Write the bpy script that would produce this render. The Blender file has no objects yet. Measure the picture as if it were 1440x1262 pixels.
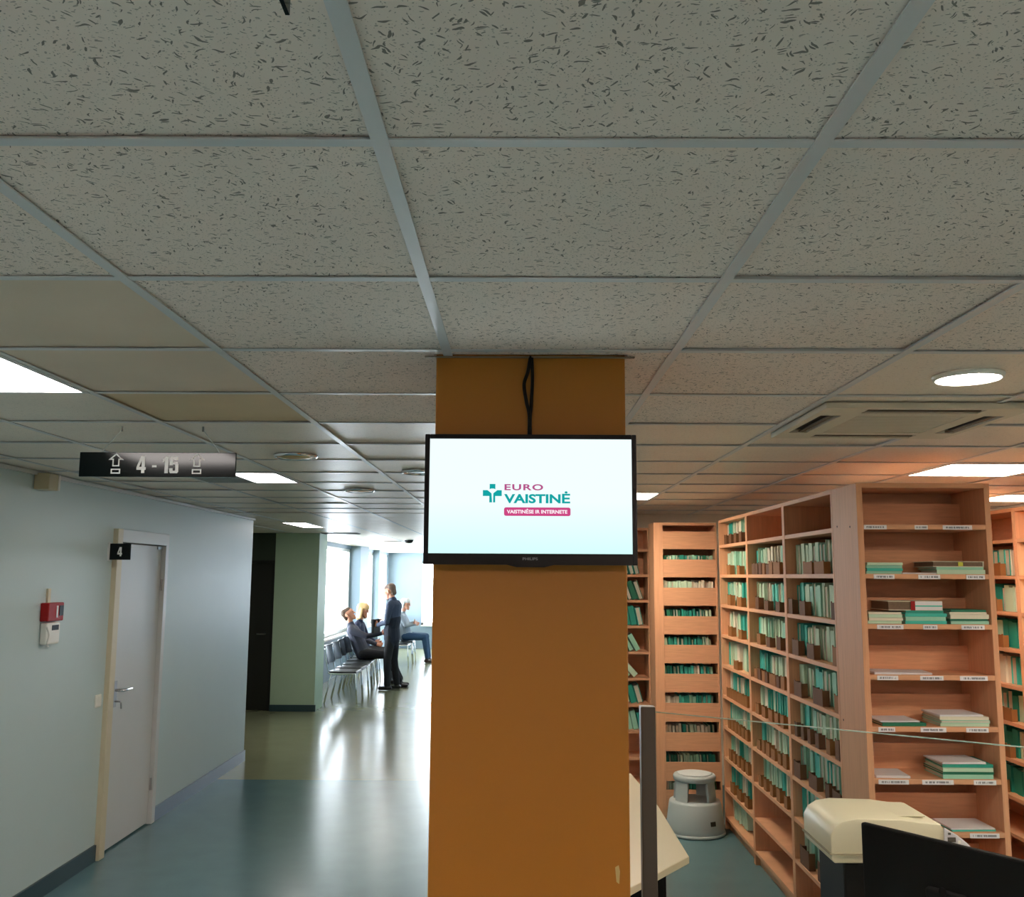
import bpy, bmesh, math, random
import numpy as np
from mathutils import Vector, Matrix
random.seed(7)
scene = bpy.context.scene
COL = scene.collection
PI = math.pi

# ------------------------------------------------------------------ camera
CH = 1.88                                   # camera height
CE = 2.465                                  # ceiling height
cam_d = bpy.data.cameras.new('camera'); cam = bpy.data.objects.new('camera', cam_d); COL.objects.link(cam)
cam_d.sensor_fit = 'HORIZONTAL'; cam_d.sensor_width = 36.0; cam_d.lens = 1328.0 / 1440.0 * 36.0
cam_d.clip_start = 0.05; cam_d.clip_end = 200
_p, _y, _r = 0.1342, -0.00702, 0.00555
_f = Vector((math.sin(_y) * math.cos(_p), math.cos(_y) * math.cos(_p), math.sin(_p)))
_r0 = _f.cross(Vector((0, 0, 1))).normalized(); _u0 = _r0.cross(_f)
_rr = math.cos(_r) * _r0 + math.sin(_r) * _u0; _uu = -math.sin(_r) * _r0 + math.cos(_r) * _u0
cam.matrix_world = Matrix(((_rr.x, _uu.x, -_f.x, 0), (_rr.y, _uu.y, -_f.y, 0), (_rr.z, _uu.z, -_f.z, CH), (0, 0, 0, 1)))
scene.camera = cam

# ------------------------------------------------------------------ world, light levels, exposure
SKY = 11.0                                  # daylight outside the windows
PANEL_COOL = 8.0                            # ceiling panels on the corridor side
PANEL_WARM = 13.0                            # ceiling panels over the bookcases
world = bpy.data.worlds.new('world'); scene.world = world; world.use_nodes = True
bg = world.node_tree.nodes['Background']
bg.inputs[0].default_value = (0.80, 0.90, 1.0, 1); bg.inputs[1].default_value = SKY
vs = scene.view_settings
vs.view_transform = 'Standard'; vs.look = 'None'; vs.gamma = 1.0; vs.use_curve_mapping = False
vs.exposure = 1.5
cy = scene.cycles
cy.max_bounces = 8; cy.diffuse_bounces = 5; cy.glossy_bounces = 4; cy.transparent_max_bounces = 12
cy.caustics_reflective = False; cy.caustics_refractive = False
cy.sample_clamp_indirect = 6.0; cy.use_denoising = True

def portal(name, loc, rot, sx, sy):
    l = bpy.data.lights.new(name, 'AREA'); l.shape = 'RECTANGLE'; l.size = sx; l.size_y = sy
    l.cycles.is_portal = True
    o = bpy.data.objects.new(name, l); COL.objects.link(o); o.location = loc; o.rotation_euler = rot
    return o
portal('window_portal', (-3.48, 19.4, 1.6), (0, -PI / 2, 0), 1.7, 11.4)
portal('window_portal', (-1.35, 25.10, 1.45), (PI / 2, 0, PI), 2.5, 1.8)

# ------------------------------------------------------------------ helpers
def lin(c):
    return tuple((v / 255 / 12.92 if v / 255 <= 0.04045 else ((v / 255 + 0.055) / 1.055) ** 2.4) for v in c)

MATS = {}
def mat(name, rgb, rough=0.6, metal=0.0, spec=0.5, emis=None, estr=0.0, noise=0.0, nscale=8.0, bump=0.0, bscale=60.0, coat=0.0):
    """plain procedural material: colour with soft large-scale variation and fine relief"""
    if name in MATS: return MATS[name]
    m = bpy.data.materials.new(name); m.use_nodes = True
    nt = m.node_tree; b = nt.nodes['Principled BSDF']
    c = lin(rgb)
    b.inputs['Base Color'].default_value = (*c, 1); b.inputs['Roughness'].default_value = rough
    b.inputs['Metallic'].default_value = metal; b.inputs['Specular IOR Level'].default_value = spec
    b.inputs['Coat Weight'].default_value = coat
    tc = nt.nodes.new('ShaderNodeTexCoord')
    if noise:
        n = nt.nodes.new('ShaderNodeTexNoise'); n.inputs['Scale'].default_value = nscale; n.inputs['Detail'].default_value = 5
        nt.links.new(tc.outputs['Object'], n.inputs['Vector'])
        mx = nt.nodes.new('ShaderNodeMix'); mx.data_type = 'RGBA'
        mx.inputs[6].default_value = (*[v * (1 - noise) for v in c], 1); mx.inputs[7].default_value = (*[min(1, v * (1 + noise)) for v in c], 1)
        nt.links.new(n.outputs['Fac'], mx.inputs[0]); nt.links.new(mx.outputs[2], b.inputs['Base Color'])
    if bump:
        n = nt.nodes.new('ShaderNodeTexNoise'); n.inputs['Scale'].default_value = bscale; n.inputs['Detail'].default_value = 3
        nt.links.new(tc.outputs['Object'], n.inputs['Vector'])
        bp = nt.nodes.new('ShaderNodeBump'); bp.inputs['Strength'].default_value = bump; bp.inputs['Distance'].default_value = 0.004
        nt.links.new(n.outputs['Fac'], bp.inputs['Height']); nt.links.new(bp.outputs[0], b.inputs['Normal'])
    if emis:
        b.inputs['Emission Color'].default_value = (*lin(emis), 1); b.inputs['Emission Strength'].default_value = estr
    MATS[name] = m
    return m

def wood_mat(name, rgb, rough=0.55, grain=(3, 3, 45)):
    m = mat(name, rgb, rough, spec=0.25)
    nt = m.node_tree; b = nt.nodes['Principled BSDF']; c = lin(rgb)
    tc = nt.nodes.new('ShaderNodeTexCoord'); mp = nt.nodes.new('ShaderNodeMapping')
    mp.inputs['Scale'].default_value = grain; nt.links.new(tc.outputs['Object'], mp.inputs['Vector'])
    n = nt.nodes.new('ShaderNodeTexNoise'); n.inputs['Scale'].default_value = 2.2; n.inputs['Detail'].default_value = 6; n.inputs['Distortion'].default_value = 0.6
    nt.links.new(mp.outputs[0], n.inputs['Vector'])
    r = nt.nodes.new('ShaderNodeValToRGB')
    r.color_ramp.elements[0].position = 0.3; r.color_ramp.elements[0].color = (*[v * 0.90 for v in c], 1)
    r.color_ramp.elements[1].position = 0.7; r.color_ramp.elements[1].color = (*[min(1, v * 1.06) for v in c], 1)
    nt.links.new(n.outputs['Fac'], r.inputs[0]); nt.links.new(r.outputs[0], b.inputs['Base Color'])
    return m

def glass_mat(name, tint=(252, 254, 253), ior=1.18):
    m = bpy.data.materials.new(name); m.use_nodes = True; nt = m.node_tree; nt.nodes.clear()
    out = nt.nodes.new('ShaderNodeOutputMaterial'); t = nt.nodes.new('ShaderNodeBsdfTransparent'); g = nt.nodes.new('ShaderNodeBsdfGlossy')
    t.inputs[0].default_value = (*lin(tint), 1); g.inputs['Roughness'].default_value = 0.02
    fr = nt.nodes.new('ShaderNodeFresnel'); fr.inputs[0].default_value = ior
    ge = nt.nodes.new('ShaderNodeNewGeometry'); front = nt.nodes.new('ShaderNodeMath'); front.operation = 'SUBTRACT'; front.inputs[0].default_value = 1.0
    nt.links.new(ge.outputs['Backfacing'], front.inputs[1]); fm = nt.nodes.new('ShaderNodeMath'); fm.operation = 'MULTIPLY'
    nt.links.new(fr.outputs[0], fm.inputs[0]); nt.links.new(front.outputs[0], fm.inputs[1])
    mx = nt.nodes.new('ShaderNodeMixShader'); nt.links.new(fm.outputs[0], mx.inputs[0])
    nt.links.new(t.outputs[0], mx.inputs[1]); nt.links.new(g.outputs[0], mx.inputs[2]); nt.links.new(mx.outputs[0], out.inputs[0])
    MATS[name] = m
    return m

def emit_mat(name, rgb, s):
    m = bpy.data.materials.new(name); m.use_nodes = True; nt = m.node_tree; nt.nodes.clear()
    out = nt.nodes.new('ShaderNodeOutputMaterial'); e = nt.nodes.new('ShaderNodeEmission')
    e.inputs[0].default_value = (*lin(rgb), 1); e.inputs[1].default_value = s
    nt.links.new(e.outputs[0], out.inputs[0]); MATS[name] = m
    return m

def tile_mat(name, rgb, fissure=1.0, rough=0.85, stain=0.0):
    """mineral ceiling tile: short curved fissures and pin holes, different on each tile"""
    m = bpy.data.materials.new(name); m.use_nodes = True; nt = m.node_tree; L = nt.links.new
    b = nt.nodes['Principled BSDF']; b.inputs['Roughness'].default_value = rough; b.inputs['Specular IOR Level'].default_value = 0.35
    c = lin(rgb); N = nt.nodes.new
    tc = N('ShaderNodeTexCoord'); oi = N('ShaderNodeObjectInfo')
    cmb = N('ShaderNodeVectorMath'); cmb.operation = 'SCALE'; cmb.inputs[0].default_value = (37.0, 91.0, 5.0); L(oi.outputs['Random'], cmb.inputs['Scale'])
    add = N('ShaderNodeVectorMath'); L(tc.outputs['Object'], add.inputs[0]); L(cmb.outputs[0], add.inputs[1])
    # wobble so the strokes bend
    nz = N('ShaderNodeTexNoise'); nz.inputs['Scale'].default_value = 45.0; nz.inputs['Detail'].default_value = 1; L(add.outputs[0], nz.inputs['Vector'])
    sc = N('ShaderNodeVectorMath'); sc.operation = 'SCALE'; sc.inputs['Scale'].default_value = 0.018; L(nz.outputs['Color'], sc.inputs[0])
    wob = N('ShaderNodeVectorMath'); L(add.outputs[0], wob.inputs[0]); L(sc.outputs[0], wob.inputs[1])
    fac = None
    for ang, sx, sy, th in ((0.15, 40, 190, 0.24), (1.25, 42, 190, 0.22), (-0.85, 42, 190, 0.22), (0.0, 95, 110, 0.13), (0.6, 150, 170, 0.13)):
        m0 = N('ShaderNodeMapping'); m0.inputs['Rotation'].default_value = (0, 0, ang); L(wob.outputs[0], m0.inputs['Vector'])
        mp = N('ShaderNodeMapping'); mp.inputs['Scale'].default_value = (sx, sy, 1); L(m0.outputs[0], mp.inputs['Vector'])
        v = N('ShaderNodeTexVoronoi'); v.voronoi_dimensions = '2D'; v.inputs['Scale'].default_value = 1.0; v.inputs['Randomness'].default_value = 1.0
        L(mp.outputs[0], v.inputs['Vector'])
        # only some cells carry a mark
        sep = N('ShaderNodeSeparateColor'); L(v.outputs['Color'], sep.inputs[0])
        pick = N('ShaderNodeMath'); pick.operation = 'LESS_THAN'; pick.inputs[1].default_value = 0.12 if sx < 60 else 0.6; L(sep.outputs[0], pick.inputs[0])
        size = N('ShaderNodeMath'); size.operation = 'MULTIPLY'; size.inputs[1].default_value = th; L(sep.outputs[1], size.inputs[0])
        size2 = N('ShaderNodeMath'); size2.operation = 'ADD'; size2.inputs[1].default_value = th * 0.4; L(size.outputs[0], size2.inputs[0])
        lt = N('ShaderNodeMath'); lt.operation = 'LESS_THAN'; L(v.outputs['Distance'], lt.inputs[0]); L(size2.outputs[0], lt.inputs[1])
        mul = N('ShaderNodeMath'); mul.operation = 'MULTIPLY'; L(lt.outputs[0], mul.inputs[0]); L(pick.outputs[0], mul.inputs[1])
        if sx >= 60:
            m3 = N('ShaderNodeMath'); m3.operation = 'MULTIPLY'; m3.inputs[1].default_value = 0.62; L(mul.outputs[0], m3.inputs[0]); mul = m3
        if fac is None: fac = mul
        else:
            mx = N('ShaderNodeMath'); mx.operation = 'MAXIMUM'; L(fac.outputs[0], mx.inputs[0]); L(mul.outputs[0], mx.inputs[1]); fac = mx
    fs = N('ShaderNodeMath'); fs.operation = 'MULTIPLY'; fs.inputs[1].default_value = 0.85 * fissure; L(fac.outputs[0], fs.inputs[0])
    # base with faint blotches, slightly different per tile
    n2 = N('ShaderNodeTexNoise'); n2.inputs['Scale'].default_value = 2.5; n2.inputs['Detail'].default_value = 4; L(add.outputs[0], n2.inputs['Vector'])
    base = N('ShaderNodeMix'); base.data_type = 'RGBA'; L(n2.outputs['Fac'], base.inputs[0])
    base.inputs[6].default_value = (*[v * (0.93 - stain * 0.3) for v in c], 1); base.inputs[7].default_value = (*[min(1, v * 1.06) for v in c], 1)
    col = N('ShaderNodeMix'); col.data_type = 'RGBA'; L(fs.outputs[0], col.inputs[0]); L(base.outputs[2], col.inputs[6])
    col.inputs[7].default_value = (c[0] * 0.16, c[1] * 0.17, c[2] * 0.16, 1)
    L(col.outputs[2], b.inputs['Base Color'])
    bp = N('ShaderNodeBump'); bp.inputs['Strength'].default_value = 0.5; bp.inputs['Distance'].default_value = 0.003; bp.invert = True
    L(fac.outputs[0], bp.inputs['Height']); L(bp.outputs[0], b.inputs['Normal'])
    MATS[name] = m
    return m

class MB:
    """collects shapes and links them as ONE mesh object"""
    def __init__(self): self.v = []; self.f = []; self.m = []
    def add(self, vs, fs, mi=0, M=None):
        k = len(self.v)
        for p in vs: self.v.append(tuple(M @ Vector(p)) if M is not None else tuple(p))
        for q in fs: self.f.append([i + k for i in q]); self.m.append(mi)
        return self
    def box(self, x0, x1, y0, y1, z0, z1, mi=0, M=None):
        return self.add([(x0, y0, z0), (x1, y0, z0), (x1, y1, z0), (x0, y1, z0), (x0, y0, z1), (x1, y0, z1), (x1, y1, z1), (x0, y1, z1)],
                        [(3, 2, 1, 0), (4, 5, 6, 7), (0, 1, 5, 4), (1, 2, 6, 5), (2, 3, 7, 6), (3, 0, 4, 7)], mi, M)
    def prism(self, poly, a0, a1, axis='z', mi=0, M=None):
        """poly is counter-clockwise in the plane (x,y), (x,z) or (y,z)"""
        n = len(poly)
        pt = {'z': lambda p, a: (p[0], p[1], a), 'y': lambda p, a: (p[0], a, p[1]), 'x': lambda p, a: (a, p[0], p[1])}[axis]
        vs = [pt(p, a0) for p in poly] + [pt(p, a1) for p in poly]
        fs = [tuple(range(n - 1, -1, -1)), tuple(range(n, 2 * n))] + [(i, (i + 1) % n, n + (i + 1) % n, n + i) for i in range(n)]
        if axis == 'y': fs = [tuple(reversed(q)) for q in fs]
        return self.add(vs, fs, mi, M)
    def lathe(self, prof, seg=32, mi=0, M=None):
        vs = []; fs = []; n = len(prof)
        for i in range(seg):
            a = 2 * PI * i / seg
            for r, z in prof: vs.append((r * math.cos(a), r * math.sin(a), z))
        for i in range(seg):
            j = (i + 1) % seg
            for k in range(n - 1): fs.append((i * n + k, j * n + k, j * n + k + 1, i * n + k + 1))
        if prof[0][0] > 1e-6: fs.append(tuple(i * n for i in range(seg - 1, -1, -1)))
        if prof[-1][0] > 1e-6: fs.append(tuple(i * n + n - 1 for i in range(seg)))
        return self.add(vs, fs, mi, M)
    def tube(self, pts, r, seg=8, mi=0, M=None):
        pts = [Vector(p) for p in pts]; n = len(pts); vs = []; fs = []
        for i, p in enumerate(pts):
            d = (pts[min(i + 1, n - 1)] - pts[max(i - 1, 0)]).normalized()
            u = d.cross(Vector((0, 0, 1)) if abs(d.z) < 0.9 else Vector((1, 0, 0))).normalized(); w = d.cross(u)
            for k in range(seg):
                a = 2 * PI * k / seg; vs.append(tuple(p + r * (math.cos(a) * u + math.sin(a) * w)))
        for i in range(n - 1):
            for k in range(seg): fs.append((i * seg + k, i * seg + (k + 1) % seg, (i + 1) * seg + (k + 1) % seg, (i + 1) * seg + k))
        fs.append(tuple(range(seg - 1, -1, -1))); fs.append(tuple((n - 1) * seg + k for k in range(seg)))
        return self.add(vs, fs, mi, M)
    def mesh(self, name, mats, smooth=False):
        me = bpy.data.meshes.new(name); me.from_pydata(self.v, [], self.f)
        for m in (mats if isinstance(mats, (list, tuple)) else [mats]): me.materials.append(m)
        me.polygons.foreach_set('material_index', self.m)
        bm = bmesh.new(); bm.from_mesh(me)
        bmesh.ops.remove_doubles(bm, verts=bm.verts, dist=1e-6) if len(self.v) < 4000 else None
        bmesh.ops.recalc_face_normals(bm, faces=bm.faces); bm.to_mesh(me); bm.free()
        if smooth: me.shade_smooth()
        return me
    def build(self, name, mats, parent=None, loc=None, bevel=0.0, smooth=False, seg=2):
        o = bpy.data.objects.new(name, self.mesh(name, mats, smooth)); COL.objects.link(o)
        if parent is not None: o.parent = parent
        if loc is not None: o.location = loc
        if bevel:
            md = o.modifiers.new('bevel', 'BEVEL'); md.width = bevel; md.segments = seg; md.limit_method = 'ANGLE'; md.angle_limit = math.radians(40)
        if smooth:
            sa = o.modifiers.new('ws', 'WEIGHTED_NORMAL') if False else None
        return o

def tag(o, label, cat=None, group=None, kind=None):
    o['label'] = label
    if cat: o['category'] = cat
    if group: o['group'] = group
    if kind: o['kind'] = kind
    return o
def thing(name, label, cat, loc=(0, 0, 0), rz=0.0, group=None):
    o = bpy.data.objects.new(name, None); COL.objects.link(o); o.location = loc; o.rotation_euler = (0, 0, rz); o.empty_display_size = 0.1
    return tag(o, label, cat, group)
def kids(o): return [c for c in bpy.data.objects if c.parent == o]
def copy_tree(o, parent=None):
    c = o.copy(); COL.objects.link(c)
    if parent is not None: c.parent = parent
    for ch in kids(o): copy_tree(ch, c)
    return c
def smooth_by_angle(o, ang=40):
    o.data.shade_smooth()
    bm = bmesh.new(); bm.from_mesh(o.data)
    for e in bm.edges:
        if len(e.link_faces) == 2 and e.calc_face_angle(0) > math.radians(ang): e.smooth = False
    bm.to_mesh(o.data); bm.free()
    return o

def text_mesh(body, m, name, x0, x1, z0, z1, y, parent, bold=0.0, space=1.0, thick=0.0004):
    """flat lettering facing -Y, fitted into the given rectangle"""
    cu = bpy.data.curves.new('lettering', 'FONT'); cu.body = body; cu.offset = bold; cu.space_character = space; cu.extrude = 0.0
    cu.resolution_u = 4
    t = bpy.data.objects.new('lettering_source', cu); COL.objects.link(t)
    dg = bpy.context.evaluated_depsgraph_get(); me = bpy.data.meshes.new_from_object(t.evaluated_get(dg))
    bpy.data.objects.remove(t); bpy.data.curves.remove(cu)
    co = np.array([v.co[:] for v in me.vertices]); lo = co.min(0); hi = co.max(0)
    for v in me.vertices:
        u = (v.co.x - lo[0]) / (hi[0] - lo[0]); w = (v.co.y - lo[1]) / (hi[1] - lo[1])
        v.co = (x0 + u * (x1 - x0), y, z0 + w * (z1 - z0))
    me.materials.clear(); me.materials.append(m); me.name = name
    o = bpy.data.objects.new(name, me); COL.objects.link(o); o.parent = parent
    return o
def outline_mesh(poly, w, m, name, y, parent):
    """line drawing of a closed polygon (x,z), stroke width w, facing -Y"""
    bm = bmesh.new(); f = bm.faces.new([bm.verts.new((x, y, z)) for x, z in poly])
    bm.normal_update()
    r = bmesh.ops.inset_region(bm, faces=[f], thickness=w, use_even_offset=True, use_boundary=True)
    bmesh.ops.delete(bm, geom=[f], context='FACES_ONLY')
    me = bpy.data.meshes.new(name); bm.to_mesh(me); bm.free(); me.materials.append(m)
    o = bpy.data.objects.new(name, me); COL.objects.link(o); o.parent = parent
    return o

# ------------------------------------------------------------------ materials
M_wall = mat('wall_paint_pale_green', (190, 208, 210), 0.45, noise=0.03, nscale=2.5, bump=0.08, bscale=40)
M_wallgreen = mat('wall_paint_sage', (178, 200, 174), 0.6, noise=0.03, bump=0.1)
M_wallgrey = mat('wall_paint_grey', (134, 152, 166), 0.6, noise=0.03, bump=0.1)
M_wallcream = mat('wall_paint_cream', (224, 216, 202), 0.7, noise=0.03, bump=0.1)
M_dark = mat('dark_shade', (20, 20, 18), 0.6)  # stands in for shade in the recess door frame and behind doors
M_floor = mat('lino_blue_green', (92, 124, 130), 0.22, noise=0.10, nscale=5, bump=0.05, bscale=14, spec=0.5)
M_floor2 = mat('lino_olive', (140, 142, 112), 0.2, noise=0.08, nscale=4, bump=0.05, bscale=12, spec=0.5)
M_tile = tile_mat('ceiling_tile_fissured', (238, 224, 214), 1.0)
M_tile_s = tile_mat('ceiling_tile_smooth', (228, 210, 190), 0.0, 0.7, stain=0.3)
M_tile_y = tile_mat('ceiling_tile_yellowed', (220, 196, 160), 0.0, 0.7, stain=0.3)
M_tile_f = tile_mat('ceiling_tile_faint', (238, 226, 212), 0.3, 0.4)
M_bar = mat('grid_bar_white', (206, 208, 210), 0.35, spec=0.6)
M_slab = mat('slab_dark', (90, 88, 82), 0.9)
M_ochre = mat('pillar_ochre', (168, 107, 16), 0.45, noise=0.05, nscale=3, bump=0.12, bscale=25)
M_white = mat('white_plastic', (228, 228, 222), 0.4)
M_cream = mat('cream_plastic', (222, 216, 190), 0.42, noise=0.02)
M_creamd = mat('cream_paint', (208, 198, 170), 0.45)
M_door = mat('door_paint', (202, 204, 204), 0.35, noise=0.02)
M_black = mat('black_plastic', (7, 8, 13), 0.35, spec=0.25)
M_blackm = mat('black_matt', (11, 10, 11), 0.6, spec=0.25)
M_acryl = mat('black_acrylic', (6, 14, 15), 0.10, spec=0.22)
M_signw = mat('sign_white', (226, 228, 226), 0.4)
M_red = mat('red_plastic', (156, 8, 12), 0.45, spec=0.3)
M_steel = mat('brushed_steel', (170, 170, 172), 0.28, metal=1.0)
M_chrome = mat('chrome', (220, 222, 226), 0.12, metal=1.0)
M_postm = mat('dark_aluminium', (80, 75, 67), 0.4)
M_wood = wood_mat('beech_laminate', (220, 164, 126))
M_woodv = wood_mat('beech_laminate_upright', (220, 164, 126), grain=(40, 40, 1.5))
M_woodd = wood_mat('beech_laminate_back', (212, 156, 120), grain=(3, 3, 20))
M_desk = mat('desk_cream', (224, 212, 182), 0.4, noise=0.02)
M_stool = mat('stool_grey', (186, 192, 192), 0.45)
M_base = mat('baseboard_teal', (44, 66, 72), 0.35)
M_basel = mat('baseboard_lit', (110, 126, 146), 0.3)  # same baseboard with its lit tone put into the colour
M_glass = glass_mat('clear_glass')
M_glassw = glass_mat('window_glass', (255, 255, 255), 1.05)
M_glassedge = mat('glass_edge', (176, 206, 196), 0.15, spec=0.8)
M_paper = mat('paper_white', (224, 222, 226), 0.7)
M_pages = mat('page_edges', (206, 200, 184), 0.8, noise=0.12, nscale=120)
M_pagesb = mat('page_edges_brown', (112, 92, 74), 0.8, noise=0.25, nscale=140)
M_card = mat('brown_card', (150, 98, 52), 0.75, noise=0.12, nscale=20)
M_cardd = mat('dark_brown_card', (104, 66, 38), 0.75, noise=0.15, nscale=20)
M_lit_c = emit_mat('panel_light_cool', (255, 246, 240), PANEL_COOL)
M_lit_w = emit_mat('panel_light_warm', (255, 238, 216), PANEL_WARM)
M_lit_b = emit_mat('panel_light_added', (255, 229, 220), 22.0)  # for the added panels behind the viewer
M_lit_d = emit_mat('downlight_glow', (255, 240, 222), 60.0)
M_lens_off = mat('unlit_lens', (200, 166, 100), 0.35)
FOLD = {'mint green': mat('folder_mint', (150, 206, 182), 0.65), 'teal': mat('folder_teal', (34, 150, 132), 0.6),
        'pale green': mat('folder_pale', (188, 216, 190), 0.7), 'dark green': mat('folder_dark_green', (22, 112, 84), 0.6),
        'off-white': mat('folder_cream', (222, 216, 196), 0.7), 'turquoise': mat('folder_turquoise', (64, 186, 170), 0.6)}

def setting(mb, name, m, label, cat, **k):
    return tag(mb.build(name, m, **k), label, cat, kind='structure')
XL, XR, YB = -2.79, 5.2, 8.95        # left wall, right wall, back wall of the records room
YS = -3.0                            # wall behind the camera
YF = 25.0                            # far end wall of the corridor

# ------------------------------------------------------------------ floor
setting(MB().prism([(XL - 0.4, YS), (XR, YS), (XR, YB + 0.1), (0.45, YB + 0.1), (0.45, 9.05), (XL - 0.4, 9.05)], -0.1, 0.0), 'floor', M_floor, 'blue-green linoleum floor of the hall and records room', 'floor')
setting(MB().box(-7.0, 0.45, 9.05, YF + 0.2, -0.1, 0.0), 'floor', M_floor2, 'olive linoleum floor of the waiting corridor', 'floor')

# ------------------------------------------------------------------ walls
DY0, DY1 = 6.60, 7.47                # door opening in the left wall
w = MB().box(XL - 0.2, XL, YS, DY0, 0, CE + 0.1).box(XL - 0.2, XL, DY1, 9.95, 0, CE + 0.1).box(XL - 0.2, XL, DY0, DY1, 2.18, CE + 0.1)
setting(w, 'wall_left', M_wall, 'pale blue-green painted hall wall with the numbered door', 'wall')
setting(MB().box(XL - 0.2, XR + 0.2, YS - 0.2, YS, 0, CE + 0.1), 'wall_behind', M_wallcream, 'cream wall closing the hall behind the viewer', 'wall')
setting(MB().box(XR, XR + 0.2, YS, YB + 0.2, 0, CE + 0.1), 'wall_right', M_wallcream, 'cream side wall of the records room', 'wall')
setting(MB().box(0.25, XR + 0.2, YB, YB + 0.2, 0, CE + 0.1), 'wall_records', M_wallcream, 'grey-cream wall behind the tall record shelves', 'wall')
setting(MB().box(0.25, 0.45, YB + 0.2, YF, 0, CE + 0.1), 'wall_corridor', M_wallgrey, 'pale wall along the waiting corridor opposite the windows', 'wall')
setting(MB().box(-7.0, -3.44, 13.45, 13.6, 2.08, CE + 0.1).box(-7.0, -4.34, 13.45, 13.6, 0, 2.08), 'wall_recess', mat('wall_green_shaded', (52, 62, 50), 0.6), 'green wall around the recess doorway with shade in its colour', 'wall')  # recess shade put into the wall colour
setting(MB().box(-3.44, -2.82, 13.45, 14.0, 0, CE + 0.1), 'wall_pier', M_wallgreen, 'sage green wall pier beside the dark doorway', 'wall')
setting(MB().box(-7.2, -7.0, 9.75, 13.6, 0, CE + 0.1), 'wall_recess', M_wallgreen, 'end wall of the dark side recess', 'wall')
setting(MB().box(-7.0, XL - 0.2, 9.75, 9.95, 0, CE + 0.1), 'wall_recess', M_wallgreen, 'near wall of the dark side recess', 'wall')
# window wall
wl = MB().box(-3.46, -3.4, 14.0, YF, 0, 0.78).box(-3.46, -3.4, 14.0, YF, 2.40, CE + 0.1)
for a, b in ((14.0, 14.3), (19.3, 20.4), (22.4, 22.65), (24.8, YF)): wl.box(-3.46, -3.4, a, b, 0.78, 2.40)
setting(wl, 'wall_window', M_wallgrey, 'pale corridor wall with tall windows behind the chairs', 'wall')
setting(MB().box(-3.4, -3.2, 19.3, 20.4, 0, CE + 0.1), 'wall_pier', M_wallgrey, 'wide grey pier between the tall corridor windows', 'wall')
setting(MB().box(-3.4, -3.27, 22.4, 22.65, 0, CE + 0.1), 'wall_pier', M_wallgrey, 'narrow grey pier near the end of the corridor windows', 'wall')
WX0, WX1, WZ0, WZ1 = -2.52, -0.2, 0.60, 2.26
fw = MB().box(-3.46, WX0, YF, YF + 0.08, 0, CE + 0.1).box(WX1, 0.45, YF, YF + 0.08, 0, CE + 0.1).box(WX0, WX1, YF, YF + 0.08, 0, WZ0).box(WX0, WX1, YF, YF + 0.08, WZ1, CE + 0.1)
setting(fw, 'wall_far', M_wallgrey, 'pale blue end wall of the waiting corridor', 'wall')

def window(name, label, axis, a0, a1, z0, z1, at, n):
    """framed window; axis 'y' runs along Y at X=at, axis 'x' runs along X at Y=at"""
    t = thing(name, label, 'window'); t['kind'] = 'structure'
    def bx(lo, hi, d0, d1, za, zb, mb): return mb.box(at + d0, at + d1, lo, hi, za, zb) if axis == 'y' else mb.box(lo, hi, at + d0, at + d1, za, zb)
    for lo, hi, za, zb in ((a0, a0 + .06, z0, z1), (a1 - .06, a1, z0, z1), (a0, a1, z0, z0 + .06), (a0, a1, z1 - .06, z1)):
        bx(lo, hi, -.035, .0, za, zb, MB()).build('window_frame', M_white, t)
    for i in range(1, n):
        c = a0 + (a1 - a0) * i / n; bx(c - .03, c + .03, -.035, .0, z0 + .06, z1 - .06, MB()).build('mullion', M_white, t)
    for i in range(n):
        lo = a0 + (a1 - a0) * i / n + .04; hi = a0 + (a1 - a0) * (i + 1) / n - .04
        bx(lo, hi, -.018, -.012, z0 + .04, z1 - .04, MB()).build('pane', M_glassw, t)
    s = (0.16 if axis == 'y' else -0.16)
    bx(a0, a1, min(0, s), max(0, s), z0 - .03, z0, MB()).build('window_sill', M_white, t)
    return t
window('window_1', 'tall bright window directly behind the seated row, nearest the sage pier', 'y', 14.3, 19.3, 0.78, 2.40, -3.42, 2)
window('window_2', 'tall bright window between the wide and narrow grey piers', 'y', 20.4, 22.4, 0.78, 2.40, -3.42, 2)
window('window_3', 'tall bright window between the narrow pier and end wall', 'y', 22.65, 24.8, 0.78, 2.40, -3.42, 2)
window('window_4', 'bright white window in the end wall of the corridor', 'x', WX0, WX1, WZ0, WZ1, YF + 0.045, 2)

# baseboards, cornice
setting(MB().box(XL, XL + 0.015, YS, DY0 - 0.09, 0, 0.105), 'baseboard_left', M_base, 'dark teal baseboard before the numbered door', 'baseboard')
setting(MB().box(XL, XL + 0.015, DY1 + 0.02, 9.95, 0, 0.105), 'baseboard_left', M_basel, 'baseboard beyond the numbered door in a painted lit tone', 'baseboard')
setting(MB().box(-3.44, -2.80, 13.43, 13.45, 0, 0.09), 'baseboard_pier', M_base, 'dark baseboard at the foot of the sage pier', 'baseboard')
setting(MB().box(XL, XL + 0.02, YS, 9.95, CE - 0.022, CE - 0.002), 'trim_1', M_bar, 'white metal edge trim where hall wall meets ceiling', 'trim')

setting(MB().box(-4.6, -3.4, 13.62, 13.7, 0, CE + .1), 'wall_recess', M_dark, 'added dark backing blocking light behind the recess door', 'wall')  # unseen sheet added to stop light leaking round the recess door
setting(MB().box(XL - .35, XL - .2, DY0 - .2, DY1 + .2, 0, 2.4), 'wall_left', M_dark, 'added dark backing blocking light behind the numbered door', 'wall')  # unseen, added to keep outside light from the door gaps
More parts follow.
